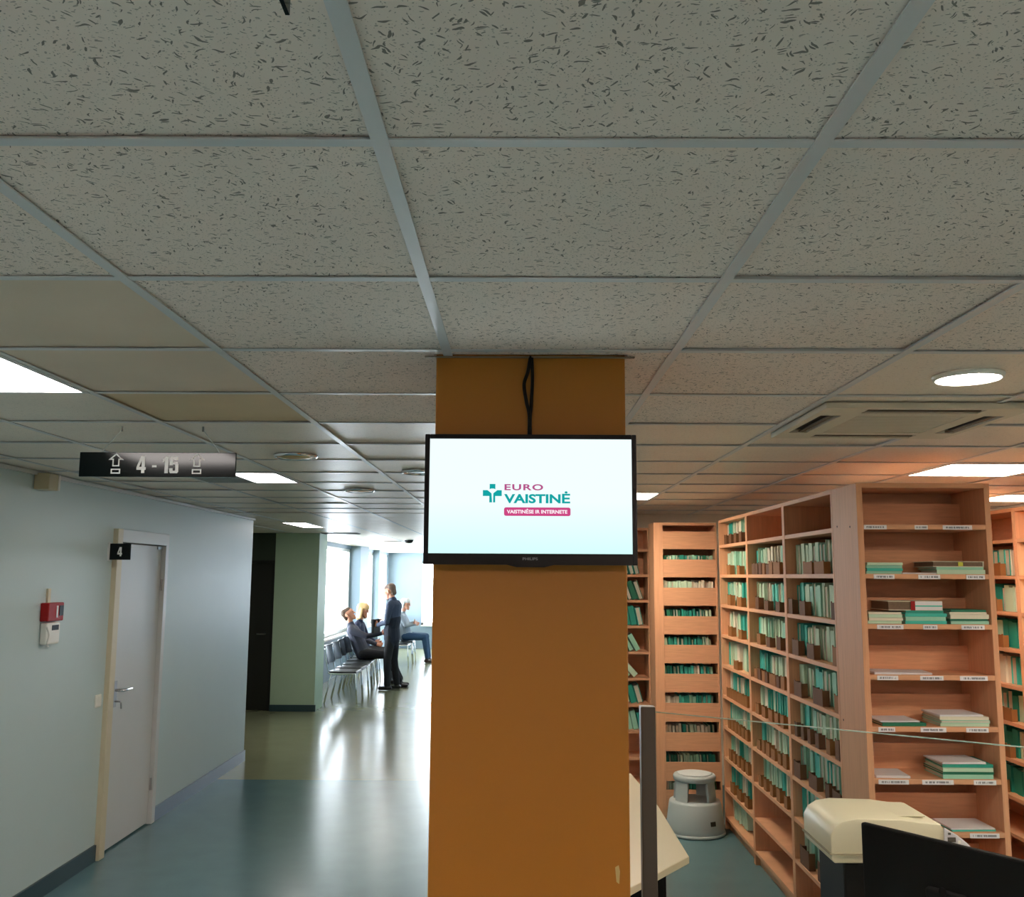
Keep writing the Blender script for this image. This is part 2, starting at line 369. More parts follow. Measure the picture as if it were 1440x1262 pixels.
# doorway in the recess, its shade put into the dark colours
d2 = thing('door_2', 'closed dark wood door with the side recess shade in its colour', 'door', (-3.89, 13.5, 0)); d2['kind'] = 'structure'
M_bdoor = mat('door_brown_shaded', (30, 28, 24), 0.5)  # dark wood taken near black for the recess shadow
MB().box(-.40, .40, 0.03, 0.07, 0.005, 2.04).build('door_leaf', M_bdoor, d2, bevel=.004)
for s in (-1, 1): MB().box(min(s * .40, s * .45), max(s * .40, s * .45), -0.02, 0.1, 0, 2.08).build('door_jamb', M_dark, d2)
MB().box(-.40, .40, -0.02, 0.1, 2.04, 2.08).build('door_head', M_dark, d2)
MB().tube([(.33, .03, 1.05), (.33, -.02, 1.05), (.22, -.02, 1.05)], .009).build('door_handle', M_steel, d2)

# ------------------------------------------------------------------ numbered door in the left wall
d = thing('door_1', 'pale grey door with cream frame in the hall wall', 'door', (XL, DY0, 0)); d['kind'] = 'structure'
LN = DY1 - DY0
MB().box(-.10, .035, -.085, 0.0, 0, 2.19).build('door_jamb', M_creamd, d, bevel=.004)
MB().box(-.10, .02, LN - .015, LN + .05, 0, 2.19).build('door_jamb', M_door, d, bevel=.004)
MB().box(-.10, .03, 0, LN - .015, 2.10, 2.19).build('door_head', M_door, d, bevel=.003)
MB().box(-.055, -.012, .006, LN - .02, .012, 2.095).build('door_leaf', M_door, d, bevel=.003)
MB().box(-.014, -.008, .10, .15, .96, 1.14).build('lock_plate', M_steel, d, bevel=.002)
MB().tube([(-.01, .125, 1.075), (.045, .125, 1.075), (.05, .14, 1.075), (.05, .255, 1.075)], .010).build('door_handle', M_chrome, d, smooth=True)
MB().tube([(-.01, .125, 1.0), (.03, .125, 1.0), (.034, .128, .985), (.034, .135, .95)], .006).build('key', M_steel, d, smooth=True)
MB().box(-.013, -.002, LN - .12, LN - .03, 2.07, 2.09).build('door_closer_tab', M_steel, d)
for z in (.25, 1.75): MB().tube([(0.0, LN - .02, z), (0.0, LN - .02, z + .09)], .008).build('hinge', M_steel, d)

# ------------------------------------------------------------------ ceiling: slab, grid bars, tiles
GX = [-0.19 + 0.6 * k for k in range(-5, 9)]          # main bars
GY = [1.219 + 0.6 * k for k in range(-3, 13)]         # cross bars
PX0, PX1, PY0, PY1 = -0.222, 0.284, 2.48, 2.98        # pillar
slab = MB().box(-7.0, XR, YS, YF, CE + 0.10, CE + 0.2)
ceiling = setting(slab, 'ceiling', M_slab, 'suspended ceiling of square mineral tiles on white metal bars', 'ceiling')
MB().box(XL, XR, YS, GY[0] - 0.012, CE, CE + 0.02).build('ceiling_board', M_tile_f, ceiling)
for x in GX:
    if x < XL or x > XR: continue
    spans = [(GY[0] - .012, YB)] if not (PX0 < x < PX1) else [(GY[0] - .012, PY0 - .004), (PY1 + .004, YB)]
    for a, b in spans: MB().box(x - .012, x + .012, a, b, CE - .002, CE + .001).box(x - .001, x + .001, a, b, CE + .001, CE + .03).build('main_bar', M_bar, ceiling)
for y in GY:
    MB().box(XL, XR, y - .011, y + .011, CE - .001, CE + .0015).box(XL, XR, y - .001, y + .001, CE + .0015, CE + .03).build('cross_bar', M_bar, ceiling)
special = {}
PANELS = []                           # (x0, x1, y0, y1, material, label)
TW = .594
tile_me = {}
def tile_mesh(m):
    if m.name not in tile_me:
        h = TW / 2
        tile_me[m.name] = MB().add([(-h, -h, 0), (h, -h, 0), (h, h, 0), (-h, h, 0), (-h, -h, .015), (h, -h, .015), (h, h, .015), (-h, h, .015)],
                                   [(3, 2, 1, 0), (4, 5, 6, 7), (0, 1, 5, 4), (1, 2, 6, 5), (2, 3, 7, 6), (3, 0, 4, 7)]).mesh('ceiling_tile', m)
    return tile_me[m.name]
open_cells = {(2.81, 2.419), (-1.99, 2.419), (-1.99, 5.419), (2.21, 4.819), (3.41, 6.619), (0.41, 6.619)}
smooth_cells = {(-1.39, 1.819): M_tile_s, (-1.99, 1.819): M_tile_s, (-1.39, 2.419): M_tile_s, (-1.39, 3.019): M_tile_y, (-1.99, 3.019): M_tile_f}
rt = random.Random(3)
for i in range(len(GX)):
    x0 = GX[i]
    if x0 > XR: continue
    for j in range(len(GY)):
        y0 = GY[j]; key = (round(x0, 2), round(y0, 3))
        if key in open_cells: continue
        x1 = min(x0 + .6, XR); y1 = min(y0 + .6, YB)
        if x1 < XL + .02 or y1 - y0 < .1: continue
        xa = max(x0, XL)
        m = smooth_cells.get(key)
        if m is None:
            m = M_tile if y0 < 2.3 or (-1 < x0 < .9 and y0 < 3.5) else M_tile_f
        cxx, cyy = (xa + x1) / 2, (y0 + y1) / 2
        if y0 < PY0 < y1 and (x0 < PX0 < x1 or x0 < PX1 < x1):
            # tiles cut round the pillar
            g = .006
            if x0 < PX0 < x1: poly = [(x0 + .003, y0 + .003), (x1 - .003, y0 + .003), (x1 - .003, PY0 - g), (PX0 - g, PY0 - g), (PX0 - g, PY1 + g), (x1 - .003, PY1 + g), (x1 - .003, y1 - .003), (x0 + .003, y1 - .003)]
            else: poly = [(x0 + .003, y0 + .003), (x1 - .003, y0 + .003), (x1 - .003, y1 - .003), (x0 + .003, y1 - .003), (x0 + .003, PY1 + g), (PX1 + g, PY1 + g), (PX1 + g, PY0 - g), (x0 + .003, PY0 - g)]
            MB().prism([(p[0] - cxx, p[1] - cyy) for p in poly], 0, .015).build('ceiling_tile', m, ceiling, loc=(cxx, cyy, CE + .003))
            continue
        o = bpy.data.objects.new('ceiling_tile', tile_mesh(m)); COL.objects.link(o); o.parent = ceiling
        o.location = (cxx, cyy, CE + .003 + (rt.random() ** 3) * .006)
        o.rotation_euler = (rt.uniform(0, .006), rt.uniform(-.004, .004), 0)
        if (x1 - xa) < .59 or (y1 - y0) < .59: o.scale = ((x1 - xa) / .6, (y1 - y0) / .6, 1); o.rotation_euler = (0, 0, 0)
# ceiling of the corridor beyond the hall: too far to tell its panels apart
far = MB()
yy = 9.019
while yy < YF:
    for k in range(-8, 1):
        xx = -0.19 + .6 * k
        if xx < XL - .3 and yy > 13.2 and xx + .6 < -3.4: continue
        far.box(max(xx + .008, -7), min(xx + .592, .25), yy + .008, min(yy + .592, YF), CE + .002, CE + .017)
    yy += .6
far.box(-7.0, -4.99, 9.75, 13.6, CE + .002, CE + .017)
ff = far.build('ceiling_panels', M_tile_f, ceiling); ff['kind'] = 'stuff'
fb = MB()
for k in range(-8, 1): fb.box(-.19 + .6 * k - .012, -.19 + .6 * k + .012, YB + .05, YF, CE - .002, CE + .001)
fo = fb.build('corridor_grid', M_bar, ceiling); fo['kind'] = 'stuff'

# ------------------------------------------------------------------ ceiling lamps, grilles, air conditioner
def light_panel(x0, x1, y0, y1, m, label, depth=.02):
    t = thing('ceiling_light', label, 'ceiling light', ((x0 + x1) / 2, (y0 + y1) / 2, CE - .004), group=None)
    a, b = (x1 - x0) / 2, (y1 - y0) / 2; f = .018
    MB().box(-a + f, a - f, -b + f, b - f, .004, .012).build('diffuser', m, t)
    for q in ((-a, -a + f, -b, b), (a - f, a, -b, b), (-a + f, a - f, -b, -b + f), (-a + f, a - f, b - f, b)):
        MB().box(*q, 0, .02).build('frame', M_bar, t)
    return t
light_panel(-1.985, -1.395, 2.424, 3.014, M_lit_c, 'square lit ceiling panel beside the yellowed tiles')
light_panel(-1.69, -1.395, 5.424, 6.014, M_lit_c, 'narrow lit ceiling panel next to a grey grille')
light_panel(-2.68, -2.40, 10.65, 11.75, M_lit_c, 'long lit ceiling strip before the sage pier')
light_panel(2.215, 2.805, 4.824, 5.414, M_lit_w, 'square lit ceiling panel above the open end bookcase')
light_panel(3.415, 4.005, 6.624, 7.214, M_lit_w, 'square lit ceiling panel over the side bookcase aisle')
for lx, ly, lm, ll in ((-1.985, -.576, M_lit_b, 'added unseen fill panel over the hall behind the viewer by the wall'), (.415, -1.176, M_lit_b, 'added unseen fill panel over the hall entrance'), (2.815, -.576, M_lit_b, 'added unseen fill panel by the counter behind the viewer'), (2.815, 2.424, M_lit_w, 'added unseen fill panel over the counter desk')):
    light_panel(lx, lx + .59, ly, ly + .59, lm, ll)  # panels added out of view to brighten the hall and desk
light_panel(0.415, 1.005, 6.624, 7.214, M_lit_w, 'square lit ceiling panel half hidden by the wall screen')
g = thing('ceiling_grille', 'grey louvred ceiling grille next to the narrow lit panel', 'vent', (-1.84, 5.719, CE - .004))
MB().box(-.145, .145, -.295, .295, .006, .012).build('backing', mat('grille_grey', (110, 118, 120), 0.6), g)
for k in range(12): MB().box(-.14, .14, -.28 + k * .05, -.255 + k * .05, 0, .006).build('slat', mat('grille_slat', (150, 158, 160), 0.5), g)
g = thing('ceiling_grille', 'dark slotted air grille in the corridor ceiling before the windows', 'vent', (-2.50, 13.35, CE - .006))
MB().box(-.26, .26, -.14, .14, .0, .006).build('backing', mat('grille_dark', (60, 64, 66), 0.6), g)
for k in range(4): MB().box(-.25, .25, -.12 + k * .07, -.10 + k * .07, -.006, 0).build('slat', M_postm, g)

def downlight(x, y, r, lit, label, name='downlight', ringm=None):
    t = thing(name, label, 'ceiling light', (x, y, CE - .012))
    MB().lathe([(r * .87, .012), (r * .87, .004), (r * .91, -.002), (r * .95, 0), (r, .008), (r, .012)], 36).build('trim_ring', ringm or M_chrome, t, smooth=True)
    MB().lathe([(0, -.004 if not lit else .004), (r * .5, -.003 if not lit else .004), (r * .87, .004), (r * .87, .010), (0, .010)], 36).build('lens', lit or M_lens_off, t, smooth=True)
    return t
downlight(-1.10, 4.62, .108, None, 'round unlit downlight with amber lens nearest the hanging number sign')
downlight(-1.10, 6.50, .108, None, 'round unlit downlight deeper along the hall ceiling')
downlight(-0.555, 5.315, .108, mat('mirror_lens', (190, 196, 200), 0.15, metal=1.0), 'round unlit mirrored downlight beside the wall screen')
downlight(1.305, 2.70, .098, M_lit_d, 'bright round downlight beside the air conditioner cassette', ringm=M_white)
downlight(-2.25, 16.6, .22, M_lit_c, 'round corridor ceiling lamp by the windows, glow standing in for reflection')  # glowing lens stands in for light reflected by the lamp
t = thing('smoke_detector', 'small dark smoke detector on the corridor ceiling', 'detector', (-1.80, 15.6, CE))
MB().lathe([(0, -.06), (.05, -.055), (.07, -.03), (.075, 0)], 20).build('housing', M_blackm, t, smooth=True)
MB().lathe([(.08, -.008), (.085, 0)], 20).build('base_ring', M_white, t)

ac = thing('air_conditioner', 'white ceiling cassette air conditioner with slots and centre grille', 'air conditioner', (1.38, 3.47, CE - .022))
M_ac = mat('cassette_white', (216, 208, 190), 0.45)
def ring(mb, a, b, z0, z1):   # square frame between half sizes a<b
    return mb.box(-b, b, -b, -a, z0, z1).box(-b, b, a, b, z0, z1).box(-b, -a, -a, a, z0, z1).box(a, b, -a, a, z0, z1)
panel = MB()
s0, s1, sl = .250, .322, .20         # slot band and half length
panel.box(-.35, .35, -.35, -s1, 0, .02).box(-.35, .35, s1, .35, 0, .02).box(-.35, -s1, -s1, s1, 0, .02).box(s1, .35, -s1, s1, 0, .02)
for sx in (-1, 1):
    for sy in (-1, 1):
        panel.box(min(sx * sl, sx * s1), max(sx * sl, sx * s1), min(sy * sl, sy * s1), max(sy * sl, sy * s1), 0, .02)
panel.box(-.2, .2, -s0, -.19, 0, .02).box(-.2, .2, .19, s0, 0, .02).box(-s0, -.19, -.2, .2, 0, .02).box(.19, s0, -.2, .2, 0, .02)
panel.box(-.35, .35, -.35, .35, .018, .0215)
panel.build('panel', M_ac, ac)
M_slot = mat('slot_dark', (48, 42, 32), 0.7)
for q in ((-sl, sl, -s1, -s0), (-sl, sl, s0, s1), (-s1, -s0, -sl, sl), (s0, s1, -sl, sl)):
    MB().box(*q, .014, .0175).build('air_slot', M_slot, ac)
    xm, ym = (q[0] + q[1]) / 2, (q[2] + q[3]) / 2
    (MB().box(q[0], q[1], ym + .004, ym + .020, .003, .008) if q[1] - q[0] > .2 else MB().box(xm + .004, xm + .020, q[2], q[3], .003, .008)).build('louvre', mat('louvre', (92, 82, 64), 0.5), ac)
MB().box(-.19, .19, -.19, .19, .008, .0175).build('grille_backing', mat('cassette_shadow', (150, 140, 122), 0.6), ac)
for k in range(18): MB().box(-.19, .19, -.185 + k * .021, -.173 + k * .021, .002, .008).build('grille_slat', M_ac, ac)

# ------------------------------------------------------------------ pillar
pil = MB().box(PX0, PX1, PY0, PY1, 0, CE + .09).build('pillar', M_ochre, bevel=.004)
tag(pil, 'square ochre yellow painted pillar carrying the screen', 'pillar', kind='structure')
MB().add([(.246, PY0 - .0008, 1.16), (.255, PY0 - .0008, 1.165), (.258, PY0 - .0008, 1.15), (.256, PY0 - .0008, 1.12), (.249, PY0 - .0008, 1.125)], [(0, 1, 2, 3, 4)]).build('paint_chip', mat('bare_plaster', (196, 176, 120), 0.8), pil)
setting(MB().box(PX0 - .03, PX1 + .025, PY0 - .014, PY0 - .001, CE - .006, CE - .003), 'trim_2', mat('edge_shadow_tone', (120, 108, 86), 0.6), 'thin metal edge strip where pillar meets ceiling', 'trim')  # shadow gap over the pillar put into the strip's colour

# ------------------------------------------------------------------ wall screen on the pillar
mx, mz0, mz1 = 0.031, 1.908, 2.241
tv = thing('wall_screen', 'black framed flat screen showing a pharmacy logo on the pillar', 'screen', (mx, 2.40, mz0))
hw, hh = .271, mz1 - mz0
MB().box(-hw, hw, .006, .035, 0, hh).build('housing', M_black, tv, bevel=.006)
MB().box(-hw, -hw + .0125, 0, .008, 0, hh).build('bezel', M_black, tv, bevel=.002)
MB().box(hw - .0125, hw, 0, .008, 0, hh).build('bezel', M_black, tv, bevel=.002)
MB().box(-hw + .0125, hw - .0125, 0, .008, hh - .012, hh).build('bezel', M_black, tv, bevel=.002)
chin = MB().prism([(-hw + .0125, .028), (-hw + .0125, 0), (-.06, 0), (-.035, -.006), (.035, -.006), (.06, 0), (hw - .0125, 0), (hw - .0125, .028)], 0, .008, 'y').build('lower_bezel', M_black, tv)
M_scr = emit_mat('screen_picture', (236, 255, 255), .37)
nt = M_scr.node_tree; e = nt.nodes['Emission']; tcn = nt.nodes.new('ShaderNodeTexCoord'); sp = nt.nodes.new('ShaderNodeSeparateXYZ'); nt.links.new(tcn.outputs['Generated'], sp.inputs[0])
mr = nt.nodes.new('ShaderNodeMapRange'); mr.inputs[1].default_value = 0.0; mr.inputs[2].default_value = 0.45; nt.links.new(sp.outputs[2], mr.inputs[0])
mxn = nt.nodes.new('ShaderNodeMix'); mxn.data_type = 'RGBA'; nt.links.new(mr.outputs[0], mxn.inputs[0])
mxn.inputs[6].default_value = (*lin((212, 255, 252)), 1); mxn.inputs[7].default_value = (*lin((240, 255, 255)), 1); nt.links.new(mxn.outputs[2], e.inputs[0])
scr = MB().box(-hw + .0125, hw - .0125, .003, .006, .028, hh - .012).build('display', M_scr, tv)
scr['label'] = 'glowing white display with teal and pink logo'
E_pink = emit_mat('logo_pink', (206, 72, 132), 0.35); E_rose = emit_mat('logo_rose', (184, 84, 140), 0.35); E_teal = emit_mat('logo_teal', (20, 166, 166), 0.35); E_wht = emit_mat('logo_white', (255, 244, 250), 0.37)
px = lambda x: -.087 + (x - 681) * .00181 - mx
pz = lambda y: 2.11 - (y - 682) * .001785 - mz0
LG = lambda X, Y: (px(660 + X / 8.41), pz(660 + Y / 8.41))
lg = MB()
for poly in ([(240, 172), (308, 172), (308, 236), (290, 228), (258, 228), (240, 236)],
             [(160, 247), (215, 247), (262, 285), (270, 395), (237, 395), (237, 318), (160, 318)],
             [(384, 247), (384, 318), (307, 318), (307, 395), (282, 395), (284, 285), (330, 247)]):
    pts = [LG(*p) for p in poly]
    MB().add([(p[0], .0022, p[1]) for p in pts], [tuple(range(len(pts)))]).build('logo_cross', E_teal, scr)
text_mesh('EURO', E_rose, 'lettering', px(709.5), px(764), pz(689.5), pz(680.5), .0022, scr, bold=.028, space=1.15)
text_mesh('VAISTINĖ', E_teal, 'lettering', px(709), px(802), pz(708), pz(690.5), .0022, scr, bold=.036)
rr_ = .005; bar = []
bx0, bx1, bz0, bz1 = px(709), px(802.5), pz(726), pz(713.8)
for cx_, cz_, a0 in ((bx1 - rr_, bz0 + rr_, -90), (bx1 - rr_, bz1 - rr_, 0), (bx0 + rr_, bz1 - rr_, 90), (bx0 + rr_, bz0 + rr_, 180)):
    for k in range(5): a = math.radians(a0 + k * 22.5); bar.append((cx_ + rr_ * math.cos(a), .0024, cz_ + rr_ * math.sin(a)))
MB().add(bar, [tuple(range(len(bar)))]).build('logo_bar', E_pink, scr)
text_mesh('VAISTINĖSE IR INTERNETE', E_wht, 'lettering', px(713), px(798), pz(722.6), pz(715.6), .0018, scr, bold=.03)
text_mesh('PHILIPS', mat('maker_mark', (150, 152, 158), 0.4), 'lettering', px(735.5), px(756.5), pz(788.6), pz(784.9), -.0004, chin, bold=.01)
MB().box(-.05, .05, .035, .0795, .11, .23).build('wall_bracket', M_blackm, tv)
def bez(pts, n=14):
    out = []; P = [Vector(p) for p in pts]
    for i in range(len(P) - 1):
        a, b = P[i], P[i + 1]; ta = (P[i + 1] - P[max(i - 1, 0)]) * .5; tb = (P[min(i + 2, len(P) - 1)] - P[i]) * .5
        for k in range(n):
            s = k / n; out.append(a * (2 * s ** 3 - 3 * s ** 2 + 1) + ta * (s ** 3 - 2 * s ** 2 + s) + b * (-2 * s ** 3 + 3 * s ** 2) + tb * (s ** 3 - s ** 2))
    out.append(P[-1]); return out
tag(MB().tube(bez([(.031, 2.470, CE - .002), (.024, 2.466, 2.42), (.014, 2.464, 2.385), (.020, 2.466, 2.34), (.028, 2.468, 2.30), (.027, 2.46, 2.22)]), .0048).build('cable', M_blackm, smooth=True), 'black cable bowing outward above the wall screen', 'cable')
tag(MB().tube(bez([(.034, 2.472, CE - .002), (.036, 2.472, 2.40), (.033, 2.472, 2.33), (.030, 2.472, 2.29), (.031, 2.462, 2.22)]), .0046).build('cable', M_blackm, smooth=True), 'straight black cable from ceiling to the wall screen', 'cable')

# ------------------------------------------------------------------ hanging number sign
sg = thing('hanging_sign', 'black hanging sign with white arrows reading 4 - 15', 'sign', (0, 3.72, 0))
MB().box(-1.747, -1.124, 0, .012, 2.262, 2.36).build('board', M_acryl, sg, bevel=.0015)
for X, nm in ((-1.601, 'arrow'), (-1.278, 'arrow')):
    ar = [(X - .014, 2.303), (X + .014, 2.303), (X + .014, 2.329), (X + .031, 2.329), (X, 2.356), (X - .031, 2.329), (X - .014, 2.329)]
    outline_mesh([(x if abs(x - X) < .03 else x, z) for x, z in ar], .0052, M_signw, 'arrow_outline', -.0006, sg)
    outline_mesh([(X - .019, 2.274), (X + .019, 2.274), (X + .019, 2.294), (X - .019, 2.294)], .0052, M_signw, 'square_outline', -.0006, sg)
def glyph(polys, x0, x1, z0, z1, y, m, parent):
    for k, poly in enumerate(polys):
        MB().add([(x0 + u * (x1 - x0), y - .0004 * k, z0 + v * (z1 - z0)) for u, v in poly], [tuple(range(len(poly)))]).build('lettering', m if k == 0 else M_acryl, parent)
G4 = [[(.52, 0), (.88, 0), (.88, .19), (1, .19), (1, .36), (.88, .36), (.88, 1), (.42, 1), (0, .36), (0, .19), (.52, .19)], [(.54, .37), (.54, .74), (.29, .37)]]
G1 = [[(.36, 0), (1, 0), (1, 1), (.46, 1), (0, .84), (0, .68), (.36, .72)]]
G5 = [[(0, .30), (0, .07), (.12, 0), (.88, 0), (1, .08), (1, .57), (.88, .66), (.38, .66), (.38, .83), (.95, .83), (.95, 1), (.02, 1), (.02, .48), (.35, .48), (.40, .53), (.60, .53), (.64, .50), (.64, .19), (.60, .15), (.42, .15), (.37, .19), (.37, .30)]]
glyph(G4, -1.518, -1.481, 2.277, 2.344, -.0006, M_signw, sg)
MB().box(-1.456, -1.438, -.0007, 0, 2.300, 2.309).build('lettering', M_signw, sg)
glyph(G1, -1.414, -1.392, 2.277, 2.343, -.0006, M_signw, sg)
glyph(G5, -1.387, -1.351, 2.277, 2.343, -.0006, M_signw, sg)
for xh, xs in ((-1.587, -1.664), (-1.262, -1.19)):
    MB().tube([(xh, .006, CE - .012), (xs, .006, 2.36)], .0014, 6).build('cord', M_signw, sg)
    MB().tube([(xh, .006, CE), (xh, .006, CE - .02)], .004, 8).build('hook', M_steel, sg)
s2 = thing('hanging_sign', 'black hanging sign board seen edge-on close overhead', 'sign', (-.21, 0, 0))
MB().box(-.002, .002, .20, .79, 2.38, 2.45).build('board', M_acryl, s2)
for y in (.3, .7): MB().tube([(0, y, 2.449), (0, y, CE)], .003, 6).build('cord', M_steel, s2)

# ------------------------------------------------------------------ fittings on the left wall
t = thing('number_plate', 'small black projecting plate with number 4 beside the door', 'sign', (XL, 6.44, 0))
MB().box(.012, .155, 0, .008, 1.974, 2.084).build('plate', M_acryl, t, bevel=.001)
MB().box(.0, .014, -.012, .02, 1.968, 2.090).build('bracket', M_signw, t, bevel=.003)
glyph(G4, .066, .098, 1.998, 2.060, -.0006, M_signw, t)
t = thing('wall_speaker', 'beige box fitted high on the hall wall under the ceiling', 'wall box', (XL, 5.45, 2.36))
MB().box(0, .09, -.055, .055, 0, .095).build('housing', mat('beige_plastic', (190, 178, 146), 0.5), t, bevel=.006)
MB().box(.0, .095, .050, .072, .0, .095).build('side_cover', M_white, t, bevel=.004)
t = thing('fire_alarm', 'red fire alarm call point on the hall wall', 'alarm', (XL, 5.67, 1.60))
MB().box(0, .05, -.095, .095, 0, .108).build('housing', M_red, t, bevel=.006)
MB().box(.048, .053, .035, .085, .03, .09).build('window_pane', M_black, t, bevel=.001)
MB().box(.0, .012, -.035, -.005, .108, .19).build('cable_cover', M_creamd, t)
MB().box(.0505, .052, .0, .02, .02, .09).build('marking', M_signw, t)
t = thing('intercom', 'white intercom handset below the red fire alarm', 'intercom', (XL, 5.66, 1.465))
MB().box(0, .045, -.075, .085, .0, .128).build('housing', M_white, t, bevel=.012, seg=3)
MB().box(.043, .047, -.02, .06, .082, .112).build('speaker_slot', M_black, t)
MB().tube(bez([(.04, -.07, .10), (.07, -.10, .06), (.06, -.10, .005), (.04, -.04, -.01)], 8), .006).build('hook', M_white, t, smooth=True)
t = thing('light_switch', 'white light switch beside the door frame', 'switch', (XL, 6.42, 1.0))
MB().box(0, .010, -.042, .042, 0, .084).build('plate', M_white, t, bevel=.004)
MB().prism([(.010, -.026), (.010, .026), (.017, .026), (.012, -.026)], .016, .068, 'z').build('rocker', M_white, t)

# ------------------------------------------------------------------ bookcases
SZ = [2.105, 1.877, 1.649, 1.421, 1.193, .965, .737, .509, .281, .07]    # undersides of shelf boards
HT = 2.32
BT = .022
def case(name, label, loc, rz, w, dep, sides=(.022, .022), stops=None, back=True, shelves=SZ):
    """open bookcase: local x across, opening faces local -y at y=0, depth along +y"""
    t = thing(name, label, 'bookcase', loc, rz)
    for s, x in ((0, 0), (1, w)):
        a, b = (0, sides[0]) if s == 0 else (w - sides[1], w)
        MB().box(a, b, 0, dep, 0, HT).build('side_panel', M_woodv, t, bevel=.0015)
    MB().box(sides[0], w - sides[1], 0, dep, HT - BT, HT).build('top_panel', M_wood, t)
    if back: MB().box(sides[0], w - sides[1], dep - .008, dep, .07, HT - BT).build('back_panel', M_woodd, t)
    sh = []
    for z in shelves: sh.append(MB().box(sides[0], w - sides[1], .002, dep - .009, z, z + BT).build('shelf', M_wood, t))
    MB().box(sides[0], w - sides[1], .03, .045, 0, shelves[-1]).build('plinth', M_wood, t)
    if stops:
        y, h = stops
        for z in shelves: MB().box(sides[0], w - sides[1], y, y + .014, z + BT, z + BT + h).build('stop_board', M_wood, t)
    return t, sh

XS = 1.575
RZ = -PI / 2                                           # opening faces -X: local x runs along -Y
endc, endsh = case('bookcase', 'open beech end bookcase holding flat stacks of papers', (XS, 4.403, 0), 0, .62, .345, (.028, .026), stops=(.25, .115))
bayY = [(4.752, 5.64), (5.642, 6.56), (6.562, 7.46)]
bn = ['beech bookcase adjoining the open end bookcase', 'beech bookcase with two empty bottom shelves', 'beech bookcase at the corner by the step stool']
for (a, b), n in zip(bayY, bn): case('bookcase', n, (XS, b, 0), RZ, b - a, .31)
# back row: boards stand in front of the folders
S2X, S2Y = 1.106, 7.75
case('bookcase', 'beech bookcase with solid stop boards across every shelf', (S2X, S2Y, 0), 0, .514, .30, (.075, .012), stops=(0.004, .122), back=True)
S3X, S3Y = .50, 8.60
case('bookcase', 'narrow beech bookcase of leaning teal folders by the pillar', (S3X, S3Y, 0), 0, .70, .30, (.022, .03))
S4X = 3.10
s4 = [(5.05, 5.94), (5.942, 6.83), (6.832, 7.72)]
s4n = ['side bookcase across the aisle, standing beyond the open end bookcase', 'middle bookcase of the row across the aisle', 'last bookcase of the row across the aisle']
for (a, b), n in zip(s4, s4n): case('bookcase', n, (S4X, b, 0), RZ, b - a, .31)
for (z_, y_) in ((2.12, .10), (2.13, .28), (1.2, .3)): MB().lathe([(0, 0), (.005, 0), (.005, .001), (0, .001)], 8, M=Matrix.Translation((-.001, y_, z_)) @ Matrix.Rotation(PI / 2, 4, 'Y')).build('screw_cap', M_blackm, endc)

# paper strips on the end bookcase shelves
M_lab = mat('label_strip', (226, 226, 232), 0.6)
nt = M_lab.node_tree; b_ = nt.nodes['Principled BSDF']
tcx = nt.nodes.new('ShaderNodeTexCoord'); mp = nt.nodes.new('ShaderNodeMapping'); mp.inputs['Scale'].default_value = (140, 1, 12); nt.links.new(tcx.outputs['Object'], mp.inputs[0])
nz = nt.nodes.new('ShaderNodeTexNoise'); nz.inputs['Scale'].default_value = 1.3; nt.links.new(mp.outputs[0], nz.inputs[0])
sp = nt.nodes.new('ShaderNodeSeparateXYZ'); nt.links.new(tcx.outputs['Generated'], sp.inputs[0])
def mth(op, a, bv):
    n = nt.nodes.new('ShaderNodeMath'); n.operation = op
    if hasattr(a, 'links'): nt.links.new(a, n.inputs[0])
    else: n.inputs[0].default_value = a
    if hasattr(bv, 'links'): nt.links.new(bv, n.inputs[1])
    else: n.inputs[1].default_value = bv
    return n.outputs[0]
dx = mth('LESS_THAN', mth('ABSOLUTE', mth('SUBTRACT', sp.outputs[0], .5), 0), .40)
dz = mth('LESS_THAN', mth('ABSOLUTE', mth('SUBTRACT', sp.outputs[2], .5), 0), .22)
ink = mth('MULTIPLY', mth('MULTIPLY', dx, dz), mth('GREATER_THAN', nz.outputs['Fac'], .46))
mixn = nt.nodes.new('ShaderNodeMix'); mixn.data_type = 'RGBA'; nt.links.new(mth('MULTIPLY', ink, .72), mixn.inputs[0])
mixn.inputs[6].default_value = (*lin((228, 228, 234)), 1); mixn.inputs[7].default_value = (*lin((60, 60, 72)), 1); nt.links.new(mixn.outputs[2], b_.inputs['Base Color'])
rl = random.Random(5)
strips = [[(.03, .135), (.265, .325), (.395, .53)], [(.065, .16), (.27, .37), (.49, .575)], [(.07, .19), (.28, .345), (.455, .56)],
          [(.06, .155), (.255, .36), (.435, .56)], [(.055, .13), (.245, .36), (.45, .55)], [(.045, .18), (.24, .38), (.47, .57)], [(.05, .15), (.24, .34), (.44, .57)]]
for sh, z, row in zip(endsh, SZ, strips):
    for a, b in row:
        MB().box(a, b, -.0008, .0018, z - .001, z + BT - .003).build('paper_strip', M_lab, sh)
for z in (1.42, 1.88, 1.66): pass

